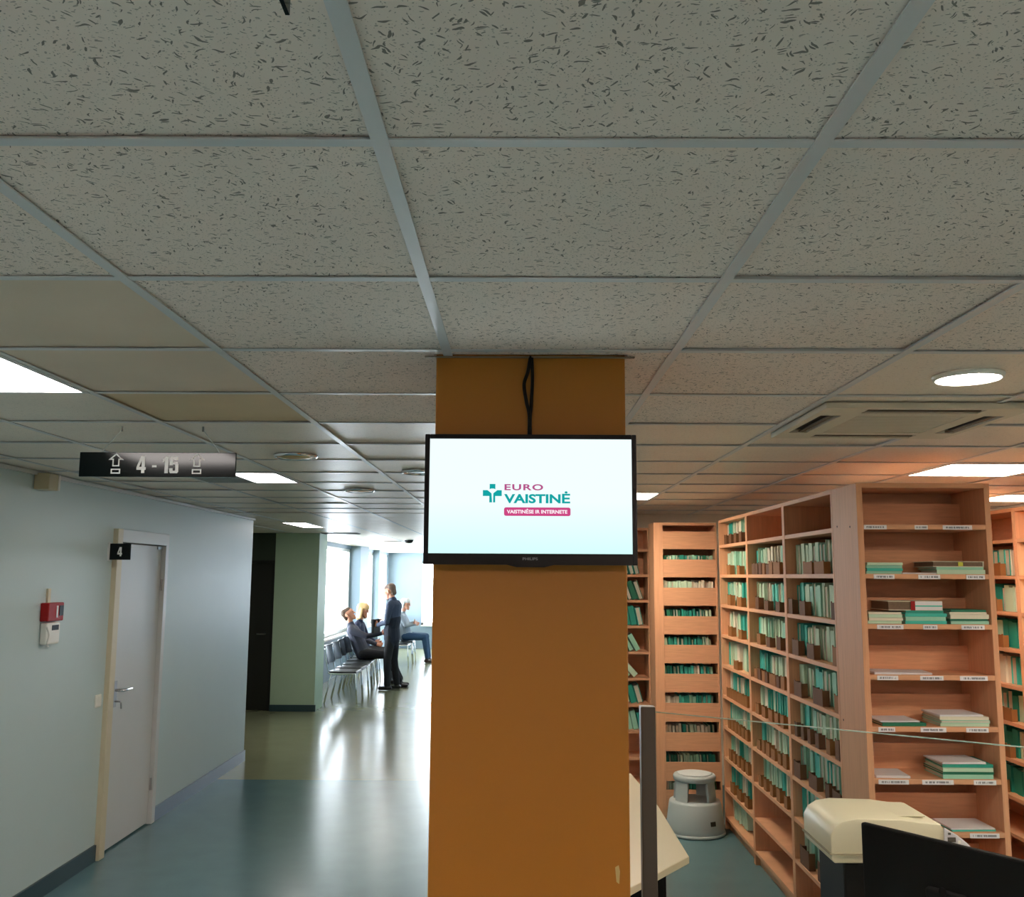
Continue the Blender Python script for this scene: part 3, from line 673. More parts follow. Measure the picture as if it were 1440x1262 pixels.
# ------------------------------------------------------------------ folders
def folder_mesh(col, spine_out):
    mb = MB()
    if spine_out: mb.box(-.5, .5, 0, .06, 0, 1, 0).box(-.5, -.38, .06, 1, 0, 1, 0).box(.38, .5, .06, 1, 0, 1, 0).box(-.38, .38, .06, .97, .02, .97, 1)
    else: mb.box(-.5, -.36, 0, 1, 0, 1, 0).box(.36, .5, .02, 1, 0, .99, 0).box(-.5, .5, .96, 1, 0, 1, 0).box(-.36, .36, .03, .96, .02, .96, 1)
    return mb.mesh('folder', [FOLD[col], M_pages])
FM = {(c, s): folder_mesh(c, s) for c in FOLD for s in (True, False)}
ORD = ['top', 'second', 'third', 'fourth', 'fifth', 'sixth', 'seventh', 'eighth', 'ninth', 'bottom']
rf = random.Random(11)
def fill(width, t0, t1, h0, h1, lean=0.0, pal=None, start=0.0):
    """row of upright folders: yields (centre, thickness, height, depth, lean, colour, spine, setback)"""
    x = start + abs(lean) * .16 if lean else start
    c = rf.choice(pal); run = 0
    while True:
        th = rf.uniform(t0, t1)
        if x + th > width - .01: return
        if run <= 0: c = rf.choice(pal); run = rf.randint(1, 4)
        run -= 1
        yield x + th / 2, th * .97, rf.uniform(h0, h1), rf.uniform(.19, .22), (lean + rf.uniform(-.02, .02) if lean else rf.uniform(-.012, .012)), c, rf.random() < .6, rf.uniform(.0, .02)
        x += th / max(.6, math.cos(lean)) + (.008 if abs(lean) > .4 else .004 if lean else 0) + (rf.uniform(0, .004))
def put_folder(M, f, label, group, z):
    x, th, h, dp, ln, c, sp_, sb = f
    o = bpy.data.objects.new('folder', FM[(c, sp_)]); COL.objects.link(o)
    o.matrix_world = M @ Matrix.Translation((x, .05 + sb, z + BT + .0005 + abs(math.sin(ln)) * th / 2)) @ Matrix.Rotation(ln, 4, 'Y') @ Matrix.Diagonal((th, dp, h, 1))
    return tag(o, label % c, 'folder', group)
mass = MB(); mass_cols = list(FOLD)
def mass_folder(M, f, z, setback=.05):
    x, th, h, dp, ln, c, sp_, sb = f
    T = M @ Matrix.Translation((x, setback + sb, z + BT + .0005 + abs(math.sin(ln)) * th / 2)) @ Matrix.Rotation(ln, 4, 'Y') @ Matrix.Diagonal((th, dp, h, 1))
    k = mass_cols.index(c)
    if sp_: mass.box(-.5, .5, 0, 1, 0, 1, k, T)
    else: mass.box(-.5, -.34, 0, 1, 0, 1, k, T).box(.34, .5, .02, 1, 0, .99, k, T).box(-.34, .34, .04, .96, .01, .95, len(mass_cols), T)
PG = ['mint green', 'mint green', 'pale green', 'pale green', 'turquoise', 'off-white']
PT = ['teal', 'teal', 'turquoise', 'mint green', 'dark green', 'pale green', 'off-white']
PM = ['mint green', 'pale green', 'turquoise', 'teal', 'off-white']
def frame_of(loc, rz): return Matrix.Translation(loc) @ Matrix.Rotation(rz, 4, 'Z')
div_mb = {}
def divider(M, x, z, w, h, dark, label, group, y=.008, dp=.036):
    key = dark
    if key not in div_mb:
        div_mb[key] = MB().prism([(-.5, 0), (.5, 0), (.5, 1), (.36, 1), (.30, .93), (-.30, .93), (-.36, 1), (-.5, 1)], 0, .1, 'y').box(-.5, -.46, .1, 1, 0, .9).box(.46, .5, .1, 1, 0, .9).box(-.46, .46, .1, 1, 0, .05).mesh('card_divider', M_cardd if dark else M_card)
    o = bpy.data.objects.new('card_divider', div_mb[key]); COL.objects.link(o)
    o.matrix_world = M @ Matrix.Translation((x, y, z + BT + .0005)) @ Matrix.Diagonal((w, dp, h, 1))
    return tag(o, label, 'divider', group)

# bookcase adjoining the end unit: shelves 2..10 hold folders. local x=0 is the far side
M1 = frame_of((XS, bayY[0][1], 0), RZ); W1 = bayY[0][1] - bayY[0][0]
for i in range(1, 9):
    for f in fill(W1 - .03, .042, .064, .158, .182, pal=PG, start=.03):
        put_folder(M1, f, '%s card folder upright on the ' + ORD[i] + ' shelf of the bookcase adjoining the end unit', 'folders on the ' + ORD[i] + ' shelf beside the end unit', SZ[i])
for i, spots in {1: [(.42, .16, .07, 0), (.62, .16, .07, 0)], 2: [(.07, .08, .09, 1), (.30, .10, .085, 1), (.82, .06, .09, 1)], 3: [(.14, .12, .09, 1), (.42, .12, .085, 1), (.82, .07, .1, 0)],
                 4: [(.16, .14, .085, 1), (.52, .16, .09, 1), (.82, .07, .09, 0)], 5: [(.10, .05, .08, 1), (.22, .05, .08, 1), (.34, .05, .08, 1), (.48, .06, .08, 1), (.66, .06, .08, 0), (.80, .06, .1, 1)],
                 6: [(.095, .12, .09, 1), (.38, .14, .08, 1), (.62, .06, .08, 1), (.76, .12, .07, 1)], 8: [(.18, .16, .1, 1), (.5, .18, .1, 1)]}.items():
    for x, w_, h, dk in spots:
        divider(M1, x, SZ[i], w_, h, dk, ('dark brown' if dk else 'light brown') + ' card divider on the ' + ORD[i] + ' shelf of the bookcase adjoining the end unit', 'card dividers on the ' + ORD[i] + ' shelf beside the end unit')
# next two bookcases of the row: too narrow to pick apart singly
M2 = frame_of((XS, bayY[1][1], 0), RZ); W2 = bayY[1][1] - bayY[1][0]
for i in range(1, 8):
    for f in fill(W2 - .03, .025, .045, .155, .18, pal=PG if i < 4 else PM, start=.03): mass_folder(M2, f, SZ[i])
for i, n in {1: 8, 2: 3, 3: 3, 4: 8, 5: 5, 6: 6, 7: 5}.items():
    for k in range(n):
        divider(M2, .09 + (W2 - .20) * (k + .5 + .3 * rf.random() - .15) / n, SZ[i], rf.uniform(.06, .09), rf.uniform(.065, .085), rf.random() < .5 and i < 5, 'brown card divider on the ' + ORD[i] + ' shelf of the bookcase with empty bottom shelves', 'card dividers on the ' + ORD[i] + ' shelf of the middle bookcase')
M3 = frame_of((XS, bayY[2][1], 0), RZ); W3 = bayY[2][1] - bayY[2][0]
for i in range(0, 10):
    wid = W3 - .03 if i < 9 else .5
    for f in fill(wid, .025, .045, .15, .178, pal=PG if i < 5 else PM, start=.03, lean=.0 if i < 9 else -.25): mass_folder(M3, f, SZ[i])
for i, n in {0: 4, 1: 2, 2: 2, 3: 2, 4: 1, 5: 8, 6: 6, 7: 5, 8: 3}.items():
    for k in range(n):
        divider(M3, .12 + (W3 - .25) * (k + .5) / n, SZ[i], rf.uniform(.07, .14) if n < 4 else .075, rf.uniform(.065, .085), i == 0, 'brown card divider on the ' + ORD[i] + ' shelf of the corner bookcase by the stool', 'card dividers on the ' + ORD[i] + ' shelf of the corner bookcase')
# bookcase with stop boards
MS2 = frame_of((S2X, S2Y, 0), 0)
for i in range(1, 10):
    pal = ['off-white', 'off-white', 'pale green'] if i == 2 else PT
    for f in fill(.50, .012, .026, .165 if i != 1 else .15, .185 if i != 1 else .16, pal=pal, start=.08, lean=0 if i in (1, 2, 6) else -.06): mass_folder(MS2, f, SZ[i], .03)
mo = mass.build('record_folders', [FOLD[c] for c in mass_cols] + [M_pages])
tag(mo, 'countless green and white record folders packed on the receding and boarded shelves', 'folders', kind='stuff')
# narrow bookcase by the pillar: leaning folders
MS3 = frame_of((S3X, S3Y, 0), 0)
for i in range(1, 8):
    if i == 5: ln = -.75
    else: ln = [-.0, -.25, -.32, -.2, -.5, 0, -.3, -.2][i]
    hh_ = (.15, .172) if abs(ln) < .4 else (.15, .165)
    fs = list(fill(.655, .034, .052, *hh_, pal=PT[:5] if i != 5 else ['off-white', 'mint green', 'pale green'], start=.36, lean=ln))
    for f in fs:
        put_folder(MS3, f, '%s folder leaning on the ' + ORD[i] + ' shelf of the narrow bookcase by the pillar', 'leaning folders on the ' + ORD[i] + ' shelf of the narrow bookcase', SZ[i])
# row across the aisle
MS4 = frame_of((S4X, s4[1][1], 0), RZ)
for i in range(1, 8):
    for f in fill(.87, .050, .072, .15, .18, pal=['turquoise', 'mint green', 'pale green', 'teal', 'off-white'] if i < 6 else PT, start=.10):
        put_folder(MS4, f, '%s folder upright on the ' + ORD[i] + ' shelf across the aisle behind the end bookcase', 'folders on the ' + ORD[i] + ' shelf across the aisle', SZ[i])
MS4b = frame_of((S4X, s4[0][1], 0), RZ)
for i in range(1, 7):
    for f in list(fill(.40, .050, .072, .15, .18, pal=['turquoise', 'mint green', 'pale green', 'teal'], start=.03))[:6]:
        put_folder(MS4b, f, '%s folder upright on the ' + ORD[i] + ' shelf of the side bookcase beyond the end bookcase', 'folders on the ' + ORD[i] + ' shelf of the side bookcase', SZ[i])
for i, spots in {1: [.45, .62], 2: [.55], 3: [.60], 5: [.35, .5, .65], 6: [.4, .6], 7: [.5]}.items():
    for x in spots: divider(MS4, x, SZ[i], .11, .085, 0, 'light brown card divider on the ' + ORD[i] + ' shelf across the aisle', 'card dividers on the ' + ORD[i] + ' shelf across the aisle')

# flat stacks in the end bookcase (world coordinates)
def flat_folder(cx_, y0, z, w_, dp, th, col, label, rz=0.0, fat=False, group=None):
    mb = MB()
    c = min(.003, th * .3)
    mb.box(-w_ / 2, w_ / 2, 0, dp, 0, c, 0).box(-w_ / 2, w_ / 2, 0, dp, th - c, th, 0).box(w_ / 2 - .003, w_ / 2, 0, dp, c, th - c, 0)
    if not fat: mb.box(-w_ / 2, w_ / 2 - .003, 0, .003, c, th - c, 0 if rf.random() < .85 else 1)
    mb.box(-w_ / 2 + .004, w_ / 2 - .004, .004, dp - .004, c, th - c, 1)
    o = mb.build('folder', [FOLD[col], M_pagesb if fat else M_pages]); o.location = (cx_, y0, z); o.rotation_euler = (0, 0, rz)
    return tag(o, label, 'folder', group)
def sheet(cx_, y0, z, w_, dp, th, label, rz=0.0, name='paper_stack'):
    o = thing(name, label, 'papers', (cx_, y0, z), rz)
    n = 3
    for k in range(n):
        MB().box(-w_ / 2, w_ / 2, 0, dp, th * k / n, th * (k + 1) / n - .0002).build('sheet', M_paper, o).rotation_euler = (0, 0, rf.uniform(-.05, .05))
    return o
Y0 = 4.41; top = lambda i: SZ[i] + BT + .0005
def pile(i, cx_, items, place, w_=.16, dp=.2):
    z = top(i); n = len(items)
    pos = ['lowest', 'second', 'third', 'fourth', 'fifth', 'sixth']
    for k, (col, th, ww, rz) in enumerate(items):
        nm = 'topmost' if k == n - 1 else pos[k]
        flat_folder(cx_ + rf.uniform(-.004, .004), Y0 + rf.uniform(0, .008) + abs(math.sin(rz)) * ww / 2, z, ww, dp, th, col, f'{col} flat folder, {nm} in the pile {place}', rz)
        z += th + .0006
    return z
XA = XS
pile(1, XA + .12, [('mint green', .012, .165, .02), ('turquoise', .013, .165, 0), ('mint green', .013, .165, -.02), ('pale green', .012, .165, .02)], 'of thin folders on the second shelf')
sheet(XA + .30, Y0 + .01, top(1), .20, .15, .006, 'loose sheet lying between the piles on the second shelf', .1)
z = pile(1, XA + .47, [('pale green', .020, .22, -.03), ('mint green', .012, .22, .02)], 'with a brown-edged file on the second shelf')
fo_ = flat_folder(XA + .462, Y0 + .006, z, .235, .22, .026, 'off-white', 'off-white file with brown page edges topping the second shelf pile', .0, True)
MB().box(.0, .022, -.0012, .0, .004, .022).build('yellow_tab', mat('yellow_tab', (206, 204, 70), 0.6), fo_)
MB().box(.075, .092, -.0012, .0, -.018, -.004).build('black_tab', M_blackm, fo_) if False else None
pile(2, XA + .113, [('pale green', .014, .155, .01), ('off-white', .013, .155, 0), ('pale green', .014, .155, .02), ('off-white', .010, .15, -.02)], 'of pale folders on the third shelf')
z = pile(2, XA + .30, [('turquoise', .014, .19, 0), ('mint green', .018, .185, .02), ('turquoise', .015, .19, -.02), ('teal', .012, .175, .03)], 'of teal folders on the third shelf')
ff_ = flat_folder(XA + .255, Y0 + .01, z, .25, .22, .042, 'off-white', 'fat off-white file with brown page edges and red band on the third shelf', .0, True)
MB().box(-.02, .0, -.0015, .0, .0, .042).build('red_band', M_red, ff_); MB().box(.0, .125, -.0012, .0, .017, .023).build('teal_line', FOLD['turquoise'], ff_)
MB().box(.0, .125, -.001, .0, .002, .017).build('cover_edge', M_paper, ff_); MB().box(.0, .125, -.001, .0, .023, .041).build('cover_edge', M_paper, ff_)
pile(2, XA + .498, [('mint green', .015, .175, .0), ('dark green', .008, .175, .02), ('off-white', .020, .175, -.01), ('off-white', .010, .17, 0), ('dark green', .010, .165, .04)], 'of mixed folders at the right side panel')
sheet(XA + .115, Y0 + .01, top(3), .12, .17, .010, 'small heap of white papers by the side panel on the fourth shelf', -.04)
sheet(XA + .22, Y0 + .015, top(3), .19, .17, .008, 'wider heap of white papers in the middle of the fourth shelf', -.1)
z = pile(4, XA + .18, [('dark green', .014, .20, .03)], 'lying alone on the fifth shelf')
sheet(XA + .165, Y0 + .02, z + .0005, .18, .17, .006, 'white papers on the single green folder of the fifth shelf', .06)
z = pile(4, XA + .455, [('pale green', .014, .22, 0), ('mint green', .013, .22, .02), ('off-white', .014, .22, -.02)], 'of three folders on the fifth shelf')
sheet(XA + .44, Y0 + .01, z + .0005, .20, .18, .008, 'white papers on the three folder pile of the fifth shelf', .05)
sheet(XA + .118, Y0 + .01, top(5), .15, .17, .010, 'white papers with printed form on the sixth shelf', -.08)
z = pile(5, XA + .455, [('mint green', .018, .225, .0), ('dark green', .012, .23, .02), ('pale green', .016, .225, 0), ('teal', .014, .225, -.03)], 'of green folders on the sixth shelf')
sheet(XA + .44, Y0 + .01, z + .0005, .20, .18, .008, 'white papers topping the green pile of the sixth shelf', .06)
z = pile(6, XA + .47, [('turquoise', .006, .20, .06)], 'lying thin on the seventh shelf')
sheet(XA + .465, Y0 + .015, z + .0005, .20, .18, .006, 'white form on the thin folder of the seventh shelf', .05)
# little wooden boxes clipped to the near end of the receding shelves
for z, nm in ((1.425, 'upper'), (1.19, 'lower')): pass

# ------------------------------------------------------------------ step stool
st = thing('step_stool', 'round grey plastic kick step stool on the teal floor', 'stool', (1.325, 7.33, 0))
MB().lathe([(.205, .012), (.212, .02), (.214, .05), (.19, .225), (.185, .235), (.165, .24), (.0, .24)], 40).build('base_drum', M_stool, st, smooth=True)
MB().lathe([(.219, .004), (.222, .010), (.219, .022), (.210, .024), (.205, .004)], 40).build('bumper_ring', M_stool, st, smooth=True)
def arc_wall(a0, a1, r0b, r1b, r0t, r1t, z0, z1, n=8):
    vs = []; fs = []
    for i in range(n + 1):
        a = math.radians(a0 + (a1 - a0) * i / n); c, s = math.cos(a), math.sin(a)
        vs += [(r0b * c, r0b * s, z0), (r1b * c, r1b * s, z0), (r1t * c, r1t * s, z1), (r0t * c, r0t * s, z1)]
    for i in range(n):
        k = i * 4; q = k + 4
        for e in range(4): fs.append((k + e, k + (e + 1) % 4, q + (e + 1) % 4, q + e))
    fs.append((3, 2, 1, 0)); fs.append((n * 4, n * 4 + 1, n * 4 + 2, n * 4 + 3))
    return MB().add(vs, fs)
for a0, a1 in ((195, 240), (300, 345), (15, 75), (105, 165)): arc_wall(a0, a1, .135, .158, .122, .145, .238, .385).build('upright', M_stool, st, smooth=False)
MB().lathe([(.118, .378), (.150, .378), (.155, .385), (.157, .41), (.150, .422), (.13, .426), (.0, .426)], 40).build('top_step', M_stool, st, smooth=True)
MB().lathe([(0, .4262), (.125, .4262), (.128, .428), (.120, .430), (0, .430)], 40).build('tread_mat', mat('tread_light', (214, 220, 222), 0.6), st, smooth=True)
MB().prism([(-.022, -.016), (.022, -.016), (.022, .016), (-.022, .016)], -.003, .003, 'y', M=Matrix.Rotation(math.radians(28), 4, 'Z') @ Matrix.Translation((0, -.2055, .105)) @ Matrix.Rotation(-.14, 4, 'X')).build('maker_plate', mat('plate_dark', (56, 52, 44), 0.5), st)

# ------------------------------------------------------------------ glass screen with post, desk
gs = thing('glass_screen', 'clear glass counter screen held by a dark metal post', 'glass screen', (.394, 2.95, 0))
MB().box(-.022, .022, -.022, .022, 0.02, 1.491).build('post', M_postm, gs, bevel=.003)
MB().box(.020, .024, -.004, .004, .8, 1.47).build('glazing_channel', M_blackm, gs)
MB().box(-.06, .06, -.06, .06, 0, .02).build('foot_plate', M_postm, gs, bevel=.003)
gx, gy = 1.228 - .394 + .35, 2.37 - 2.95 - .24
ang = math.atan2(gy, gx); Lg = math.hypot(gx, gy)
pane = MB().box(.024, Lg, -.003, .003, .82, 1.474).build('glass_pane', M_glass, gs); pane.rotation_euler = (0, 0, ang)
edge = MB().box(.024, Lg, -.003, .003, 1.474, 1.4765).build('glass_edge', M_glassedge, gs); edge.rotation_euler = (0, 0, ang)
ch = MB().box(.024, Lg, -.012, .012, .78, .82).build('glass_channel', M_postm, gs); ch.rotation_euler = (0, 0, ang)
p2 = MB().box(Lg, Lg + .04, -.02, .02, 0, 1.491).build('post', M_postm, gs); p2.rotation_euler = (0, 0, ang)

dk = thing('desk', 'cream topped desk with angled corner behind the pillar', 'desk', (0, 0, 0))
MB().prism([(.30, 3.50), (.40, 3.62), (.703, 4.043), (.703, 4.9), (.66, 5.68), (-.1, 5.68), (-.1, 3.50)], .722, .75).build('desk_top', M_desk, dk, bevel=.003)
for x, y in ((.58, 4.05), (.42, 3.75), (.60, 5.5), (0.0, 5.5), (0.0, 3.65)): MB().box(x - .025, x + .025, y - .025, y + .025, 0, .722).build('leg', M_blackm, dk)
MB().box(.0, .58, 4.03, 4.06, .45, .715).build('apron', M_blackm, dk)

# second desk (its top lies just below the picture) with printer and monitor
dk2 = thing('desk', 'dark desk carrying the cream printer and the black monitor', 'desk', (1.5, 2.98, 0))
MB().box(-.44, .75, -.30, .48, .722, .75).build('desk_top', M_desk, dk2, bevel=.003)
for x, y in ((-.38, -.25), (.68, -.25), (-.38, .42), (.68, .42)): MB().box(x - .025, x + .025, y - .025, y + .025, 0, .722).build('leg', M_blackm, dk2)

bxm = thing('printer_stand', 'black box stand under the cream printer', 'stand', (1.25, 3.32, .7505))
MB().box(-.20, .19, -.13, .13, 0, .225).build('housing', M_blackm, bxm, bevel=.008)
MB().box(-.17, .16, -.133, -.13, .03, .09).build('drawer', M_black, bxm)
pr = thing('printer', 'cream desktop printer with sloping grey control panel', 'printer', (1.235, 3.17, .9765))
prof = [(-.23, .012), (-.22, 0), (.22, 0), (.235, .01), (.225, .035), (.125, .115), (.125, .122), (.06, .126), (.0, .134), (-.14, .137), (-.185, .130), (-.215, .112), (-.23, .085)]
MB().prism(prof, 0, .29, 'y').build('body', M_cream, pr, bevel=.014, seg=4).data.shade_smooth()
MB().box(-.236, .13, -.004, .293, .026, .031).build('seam', mat('seam_cream', (170, 162, 136), 0.5), pr)
sl_ = math.atan2(.08, -.10)
cp = MB().prism([(.130, .016), (.236, .010), (.230, .036), (.205, .064), (.172, .090), (.130, .114)], -.008, .0, 'y').build('control_panel', mat('panel_grey', (206, 206, 214), 0.5), pr, bevel=.003)
for u0, u1, w0, w1, m_ in ((.140, .165, .070, .084, M_postm), (.172, .180, .066, .074, M_white), (.140, .148, .050, .058, M_white), (.154, .162, .050, .058, M_white), (.176, .184, .048, .056, M_postm), (.190, .198, .050, .058, M_white), (.190, .200, .034, .042, M_white), (.142, .150, .092, .098, M_postm)):
    MB().box(u0, u1, -.0105, -.008, w0, w1).build('button', m_, cp)
MB().box(-.02, .10, .06, .25, .130, .133).build('paper_lid', M_cream, pr, bevel=.001)

mo2 = thing('monitor', 'black computer monitor seen from behind beside the printer', 'monitor', (1.077, 3.098, .7505), math.atan2(-.402, .299))
MB().box(0, .56, .0, .022, .065, .370).build('housing', M_blackm, mo2, bevel=.006)
MB().box(.22, .34, -.026, .0, .07, .24).build('rear_bulge', M_blackm, mo2, bevel=.01, seg=3)
MB().box(.012, .548, .022, .0235, .08, .358).build('display', M_black, mo2)
MB().box(.255, .305, -.045, -.025, .01, .22).build('stand_neck', M_blackm, mo2, bevel=.004)
MB().box(.17, .39, -.13, .07, 0, .012).build('stand_foot', M_blackm, mo2, bevel=.004)
MB().lathe([(0, 0), (.012, 0), (.012, .001), (0, .001)], 16, M=Matrix.Translation((.28, -.031, .24)) @ Matrix.Rotation(PI / 2, 4, 'X')).build('rear_badge', M_black, mo2)

# ------------------------------------------------------------------ waiting chairs
M_seat = mat('seat_black', (26, 30, 34), 0.32)
def chair(label):
    t = thing('waiting_chair', label, 'chair', group='waiting chairs under the windows')
    # faces +x ; seat centre at origin
    MB().box(-.21, .21, -.225, .225, .425, .46).build('seat', M_seat, t, bevel=.014, seg=3)
    mb = MB(); vs = []; fs = []; n = 8
    for i in range(n + 1):
        y = -.225 + .45 * i / n; bow = -.035 * (1 - (2 * i / n - 1) ** 2)
        for x, z in ((-.225, .56), (-.205, .56), (-.26, .83), (-.28, .83)): vs.append((x + bow, y, z))
    for i in range(n):
        k = i * 4
        for e in range(4): fs.append((k + e, k + (e + 1) % 4, k + 4 + (e + 1) % 4, k + 4 + e))
    fs.append((0, 1, 2, 3)); fs.append((n * 4 + 3, n * 4 + 2, n * 4 + 1, n * 4))
    mb.add(vs, fs).build('backrest', M_seat, t, bevel=.008)
    for s in (-1, 1):
        MB().tube([(.20, s * .235, .43), (.235, s * .25, .0)], .011).build('leg', M_chrome, t, smooth=True)
        MB().tube([(-.16, s * .235, .43), (-.25, s * .25, .0)], .011).build('leg', M_chrome, t, smooth=True)
        MB().tube(bez([(.20, s * .235, .425), (-.16, s * .235, .425), (-.215, s * .23, .50), (-.265, s * .225, .80)], 6), .011).build('side_rail', M_chrome, t, smooth=True)
    MB().tube([(.19, -.235, .42), (.19, .235, .42)], .009).build('cross_rail', M_chrome, t)
    return t
proto = chair('empty black waiting chair at the open end of the row')
spots = [(-2.60, 14.55, 'empty black waiting chair at the open end of the row'), (-2.61, 15.15, 'empty black waiting chair, second from the open end of the row'),
         (-2.63, 15.76, 'empty black waiting chair beside the reclining man'), (-2.66, 16.40, 'black waiting chair under the reclining man in grey'), (-2.72, 17.02, 'black waiting chair under the blond woman'),
         (-2.70, 17.64, 'empty black waiting chair just past the blond woman'), (-2.50, 20.4, 'empty black waiting chair by the wide grey pier'), (-2.48, 21.0, 'black waiting chair under the white-haired person')]
for i, (x, y, lb) in enumerate(spots):
    o = proto if i == 0 else copy_tree(proto)
    o.location = (x, y, 0); o['label'] = lb; o.rotation_euler = (0, 0, random.uniform(-.06, .06))

# ------------------------------------------------------------------ people
def ell(p0, p1, r0, r1, side=(0, 1, 0), flat=1.0, n=14, cap=4):
    """tapered rounded limb; radius r along `side`, r*flat across"""
    p0, p1 = Vector(p0), Vector(p1); d = (p1 - p0); L_ = d.length; d.normalize()
    s = Vector(side); s = (s - d * s.dot(d))
    if s.length < 1e-4: s = d.orthogonal()
    s.normalize(); w_ = d.cross(s)
    rings = []
    for k in range(cap, 0, -1):
        a = PI / 2 * k / cap; rings.append((p0 - d * r0 * min(flat, 1) * math.sin(a), r0 * math.cos(a) + 1e-4))
    for k in range(5): u = k / 4; rings.append((p0.lerp(p1, u), r0 + (r1 - r0) * u))
    for k in range(1, cap + 1):
        a = PI / 2 * k / cap; rings.append((p1 + d * r1 * min(flat, 1) * math.sin(a), r1 * math.cos(a) + 1e-4))
    vs = []; fs = []
    for c, r in rings:
        for i in range(n):
            a = 2 * PI * i / n; vs.append(tuple(c + s * r * math.cos(a) + w_ * r * flat * math.sin(a)))
    for k in range(len(rings) - 1):
        for i in range(n): fs.append((k * n + i, k * n + (i + 1) % n, (k + 1) * n + (i + 1) % n, (k + 1) * n + i))
    fs.append(tuple(range(n - 1, -1, -1))); fs.append(tuple((len(rings) - 1) * n + i for i in range(n)))
    return vs, fs
def remeshed(parts, name, voxel, smooth_it, mats, pick):
    mb = MB()
    for q in parts: mb.add(*ell(*q['g'], **q.get('k', {})))
    me = bpy.data.meshes.new('limbs'); me.from_pydata(mb.v, [], mb.f)
    tmp = bpy.data.objects.new('limbs_source', me); COL.objects.link(tmp)
    r = tmp.modifiers.new('r', 'REMESH'); r.mode = 'VOXEL'; r.voxel_size = voxel
    s = tmp.modifiers.new('s', 'SMOOTH'); s.factor = .5; s.iterations = smooth_it
    out = bpy.data.meshes.new_from_object(tmp.evaluated_get(bpy.context.evaluated_depsgraph_get()))
    bpy.data.objects.remove(tmp); bpy.data.meshes.remove(me)
    out.materials.clear()
    for m in mats: out.materials.append(m)
    cen = np.empty(len(out.polygons) * 3); out.polygons.foreach_get('center', cen); cen = cen.reshape(-1, 3)
    best = np.full(len(cen), 1e9); idx = np.zeros(len(cen), int)
    for q in parts:
        p0, p1, r0, r1 = np.array(q['g'][0]), np.array(q['g'][1]), q['g'][2], q['g'][3]
        d_ = p1 - p0; u = np.clip(((cen - p0) @ d_) / max(d_ @ d_, 1e-9), 0, 1)
        dist = np.linalg.norm(cen - p0 - u[:, None] * d_, axis=1) - (r0 + (r1 - r0) * u) * .93
        sel = dist < best; best[sel] = dist[sel]; idx[sel] = q['m']
    out.polygons.foreach_set('material_index', idx.astype(np.int32)); out.shade_smooth(); out.name = name
    return out
def limb(a, b, r0, r1, m, **k): return {'g': (a, b, r0, r1), 'k': k, 'm': m}
def hand(wrist, direction, side, m, curl=.5, s=1.0):
    w_ = Vector(wrist); d_ = Vector(direction).normalized(); sd = Vector(side); sd = (sd - d_ * sd.dot(d_)).normalized(); nn = d_.cross(sd)
    P = [limb(w_, w_ + d_ * .075 * s, .030 * s, .038 * s, m, side=tuple(sd), flat=.45)]
    for k, ln in enumerate((.062, .072, .068, .052)):
        b = w_ + d_ * .085 * s + sd * (.033 - .022 * k) * s; mid = b + (d_ * math.cos(curl * .6) + nn * math.sin(curl * .6)) * ln * .55 * s
        tip = mid + (d_ * math.cos(curl * 1.8) + nn * math.sin(curl * 1.8)) * ln * .5 * s
        P += [limb(b - d_ * .02, mid, .0095 * s, .009 * s, m), limb(mid, tip, .009 * s, .0075 * s, m)]
    b = w_ + d_ * .02 * s + sd * .032 * s; mid = b + (d_ * .6 + sd * .7 + nn * .2).normalized() * .04 * s
    P += [limb(b, mid, .012 * s, .011 * s, m), limb(mid, mid + (d_ * .9 + nn * .3).normalized() * .035 * s, .011 * s, .009 * s, m)]
    return P
def head(c, f, up, m):
    """c centre of the skull, f facing direction, up; face with nose, chin, ears"""
    c, f, u = Vector(c), Vector(f).normalized(), Vector(up).normalized(); s = f.cross(u).normalized(); u = s.cross(f)
    P = [limb(c + u * .03 - f * .02, c + u * .025 + f * .025, .083, .078, m, side=tuple(s), flat=1.05), limb(c - u * .02 + f * .03, c - u * .075 + f * .05, .066, .042, m, side=tuple(s), flat=.9),
         limb(c + f * .095 + u * .008, c + f * .115 - u * .025, .008, .013, m), limb(c + f * .085 - u * .058 - s * .018, c + f * .085 - u * .058 + s * .018, .009, .009, m),
         limb(c + f * .075 - u * .095, c + f * .068 - u * .10, .02, .02, m), limb(c + f * .088 + u * .032 - s * .035, c + f * .088 + u * .032 + s * .035, .010, .010, m)]
    for q in (-1, 1): P.append(limb(c + s * q * .083 + u * .018 - f * .008, c + s * q * .080 - u * .025, .013, .010, m, side=tuple(f), flat=.8))
    return P, (c, f, u, s)
def eyes(fr, parent):
    c, f, u, s = fr
    for q in (-1, 1):
        p = c + f * .094 + u * .014 + s * q * .032
        MB().lathe([(0, -.008), (.007, -.005), (.009, 0), (.007, .005), (0, .008)], 10, M=Matrix.Translation(p)).build('eye', M_blackm, parent)
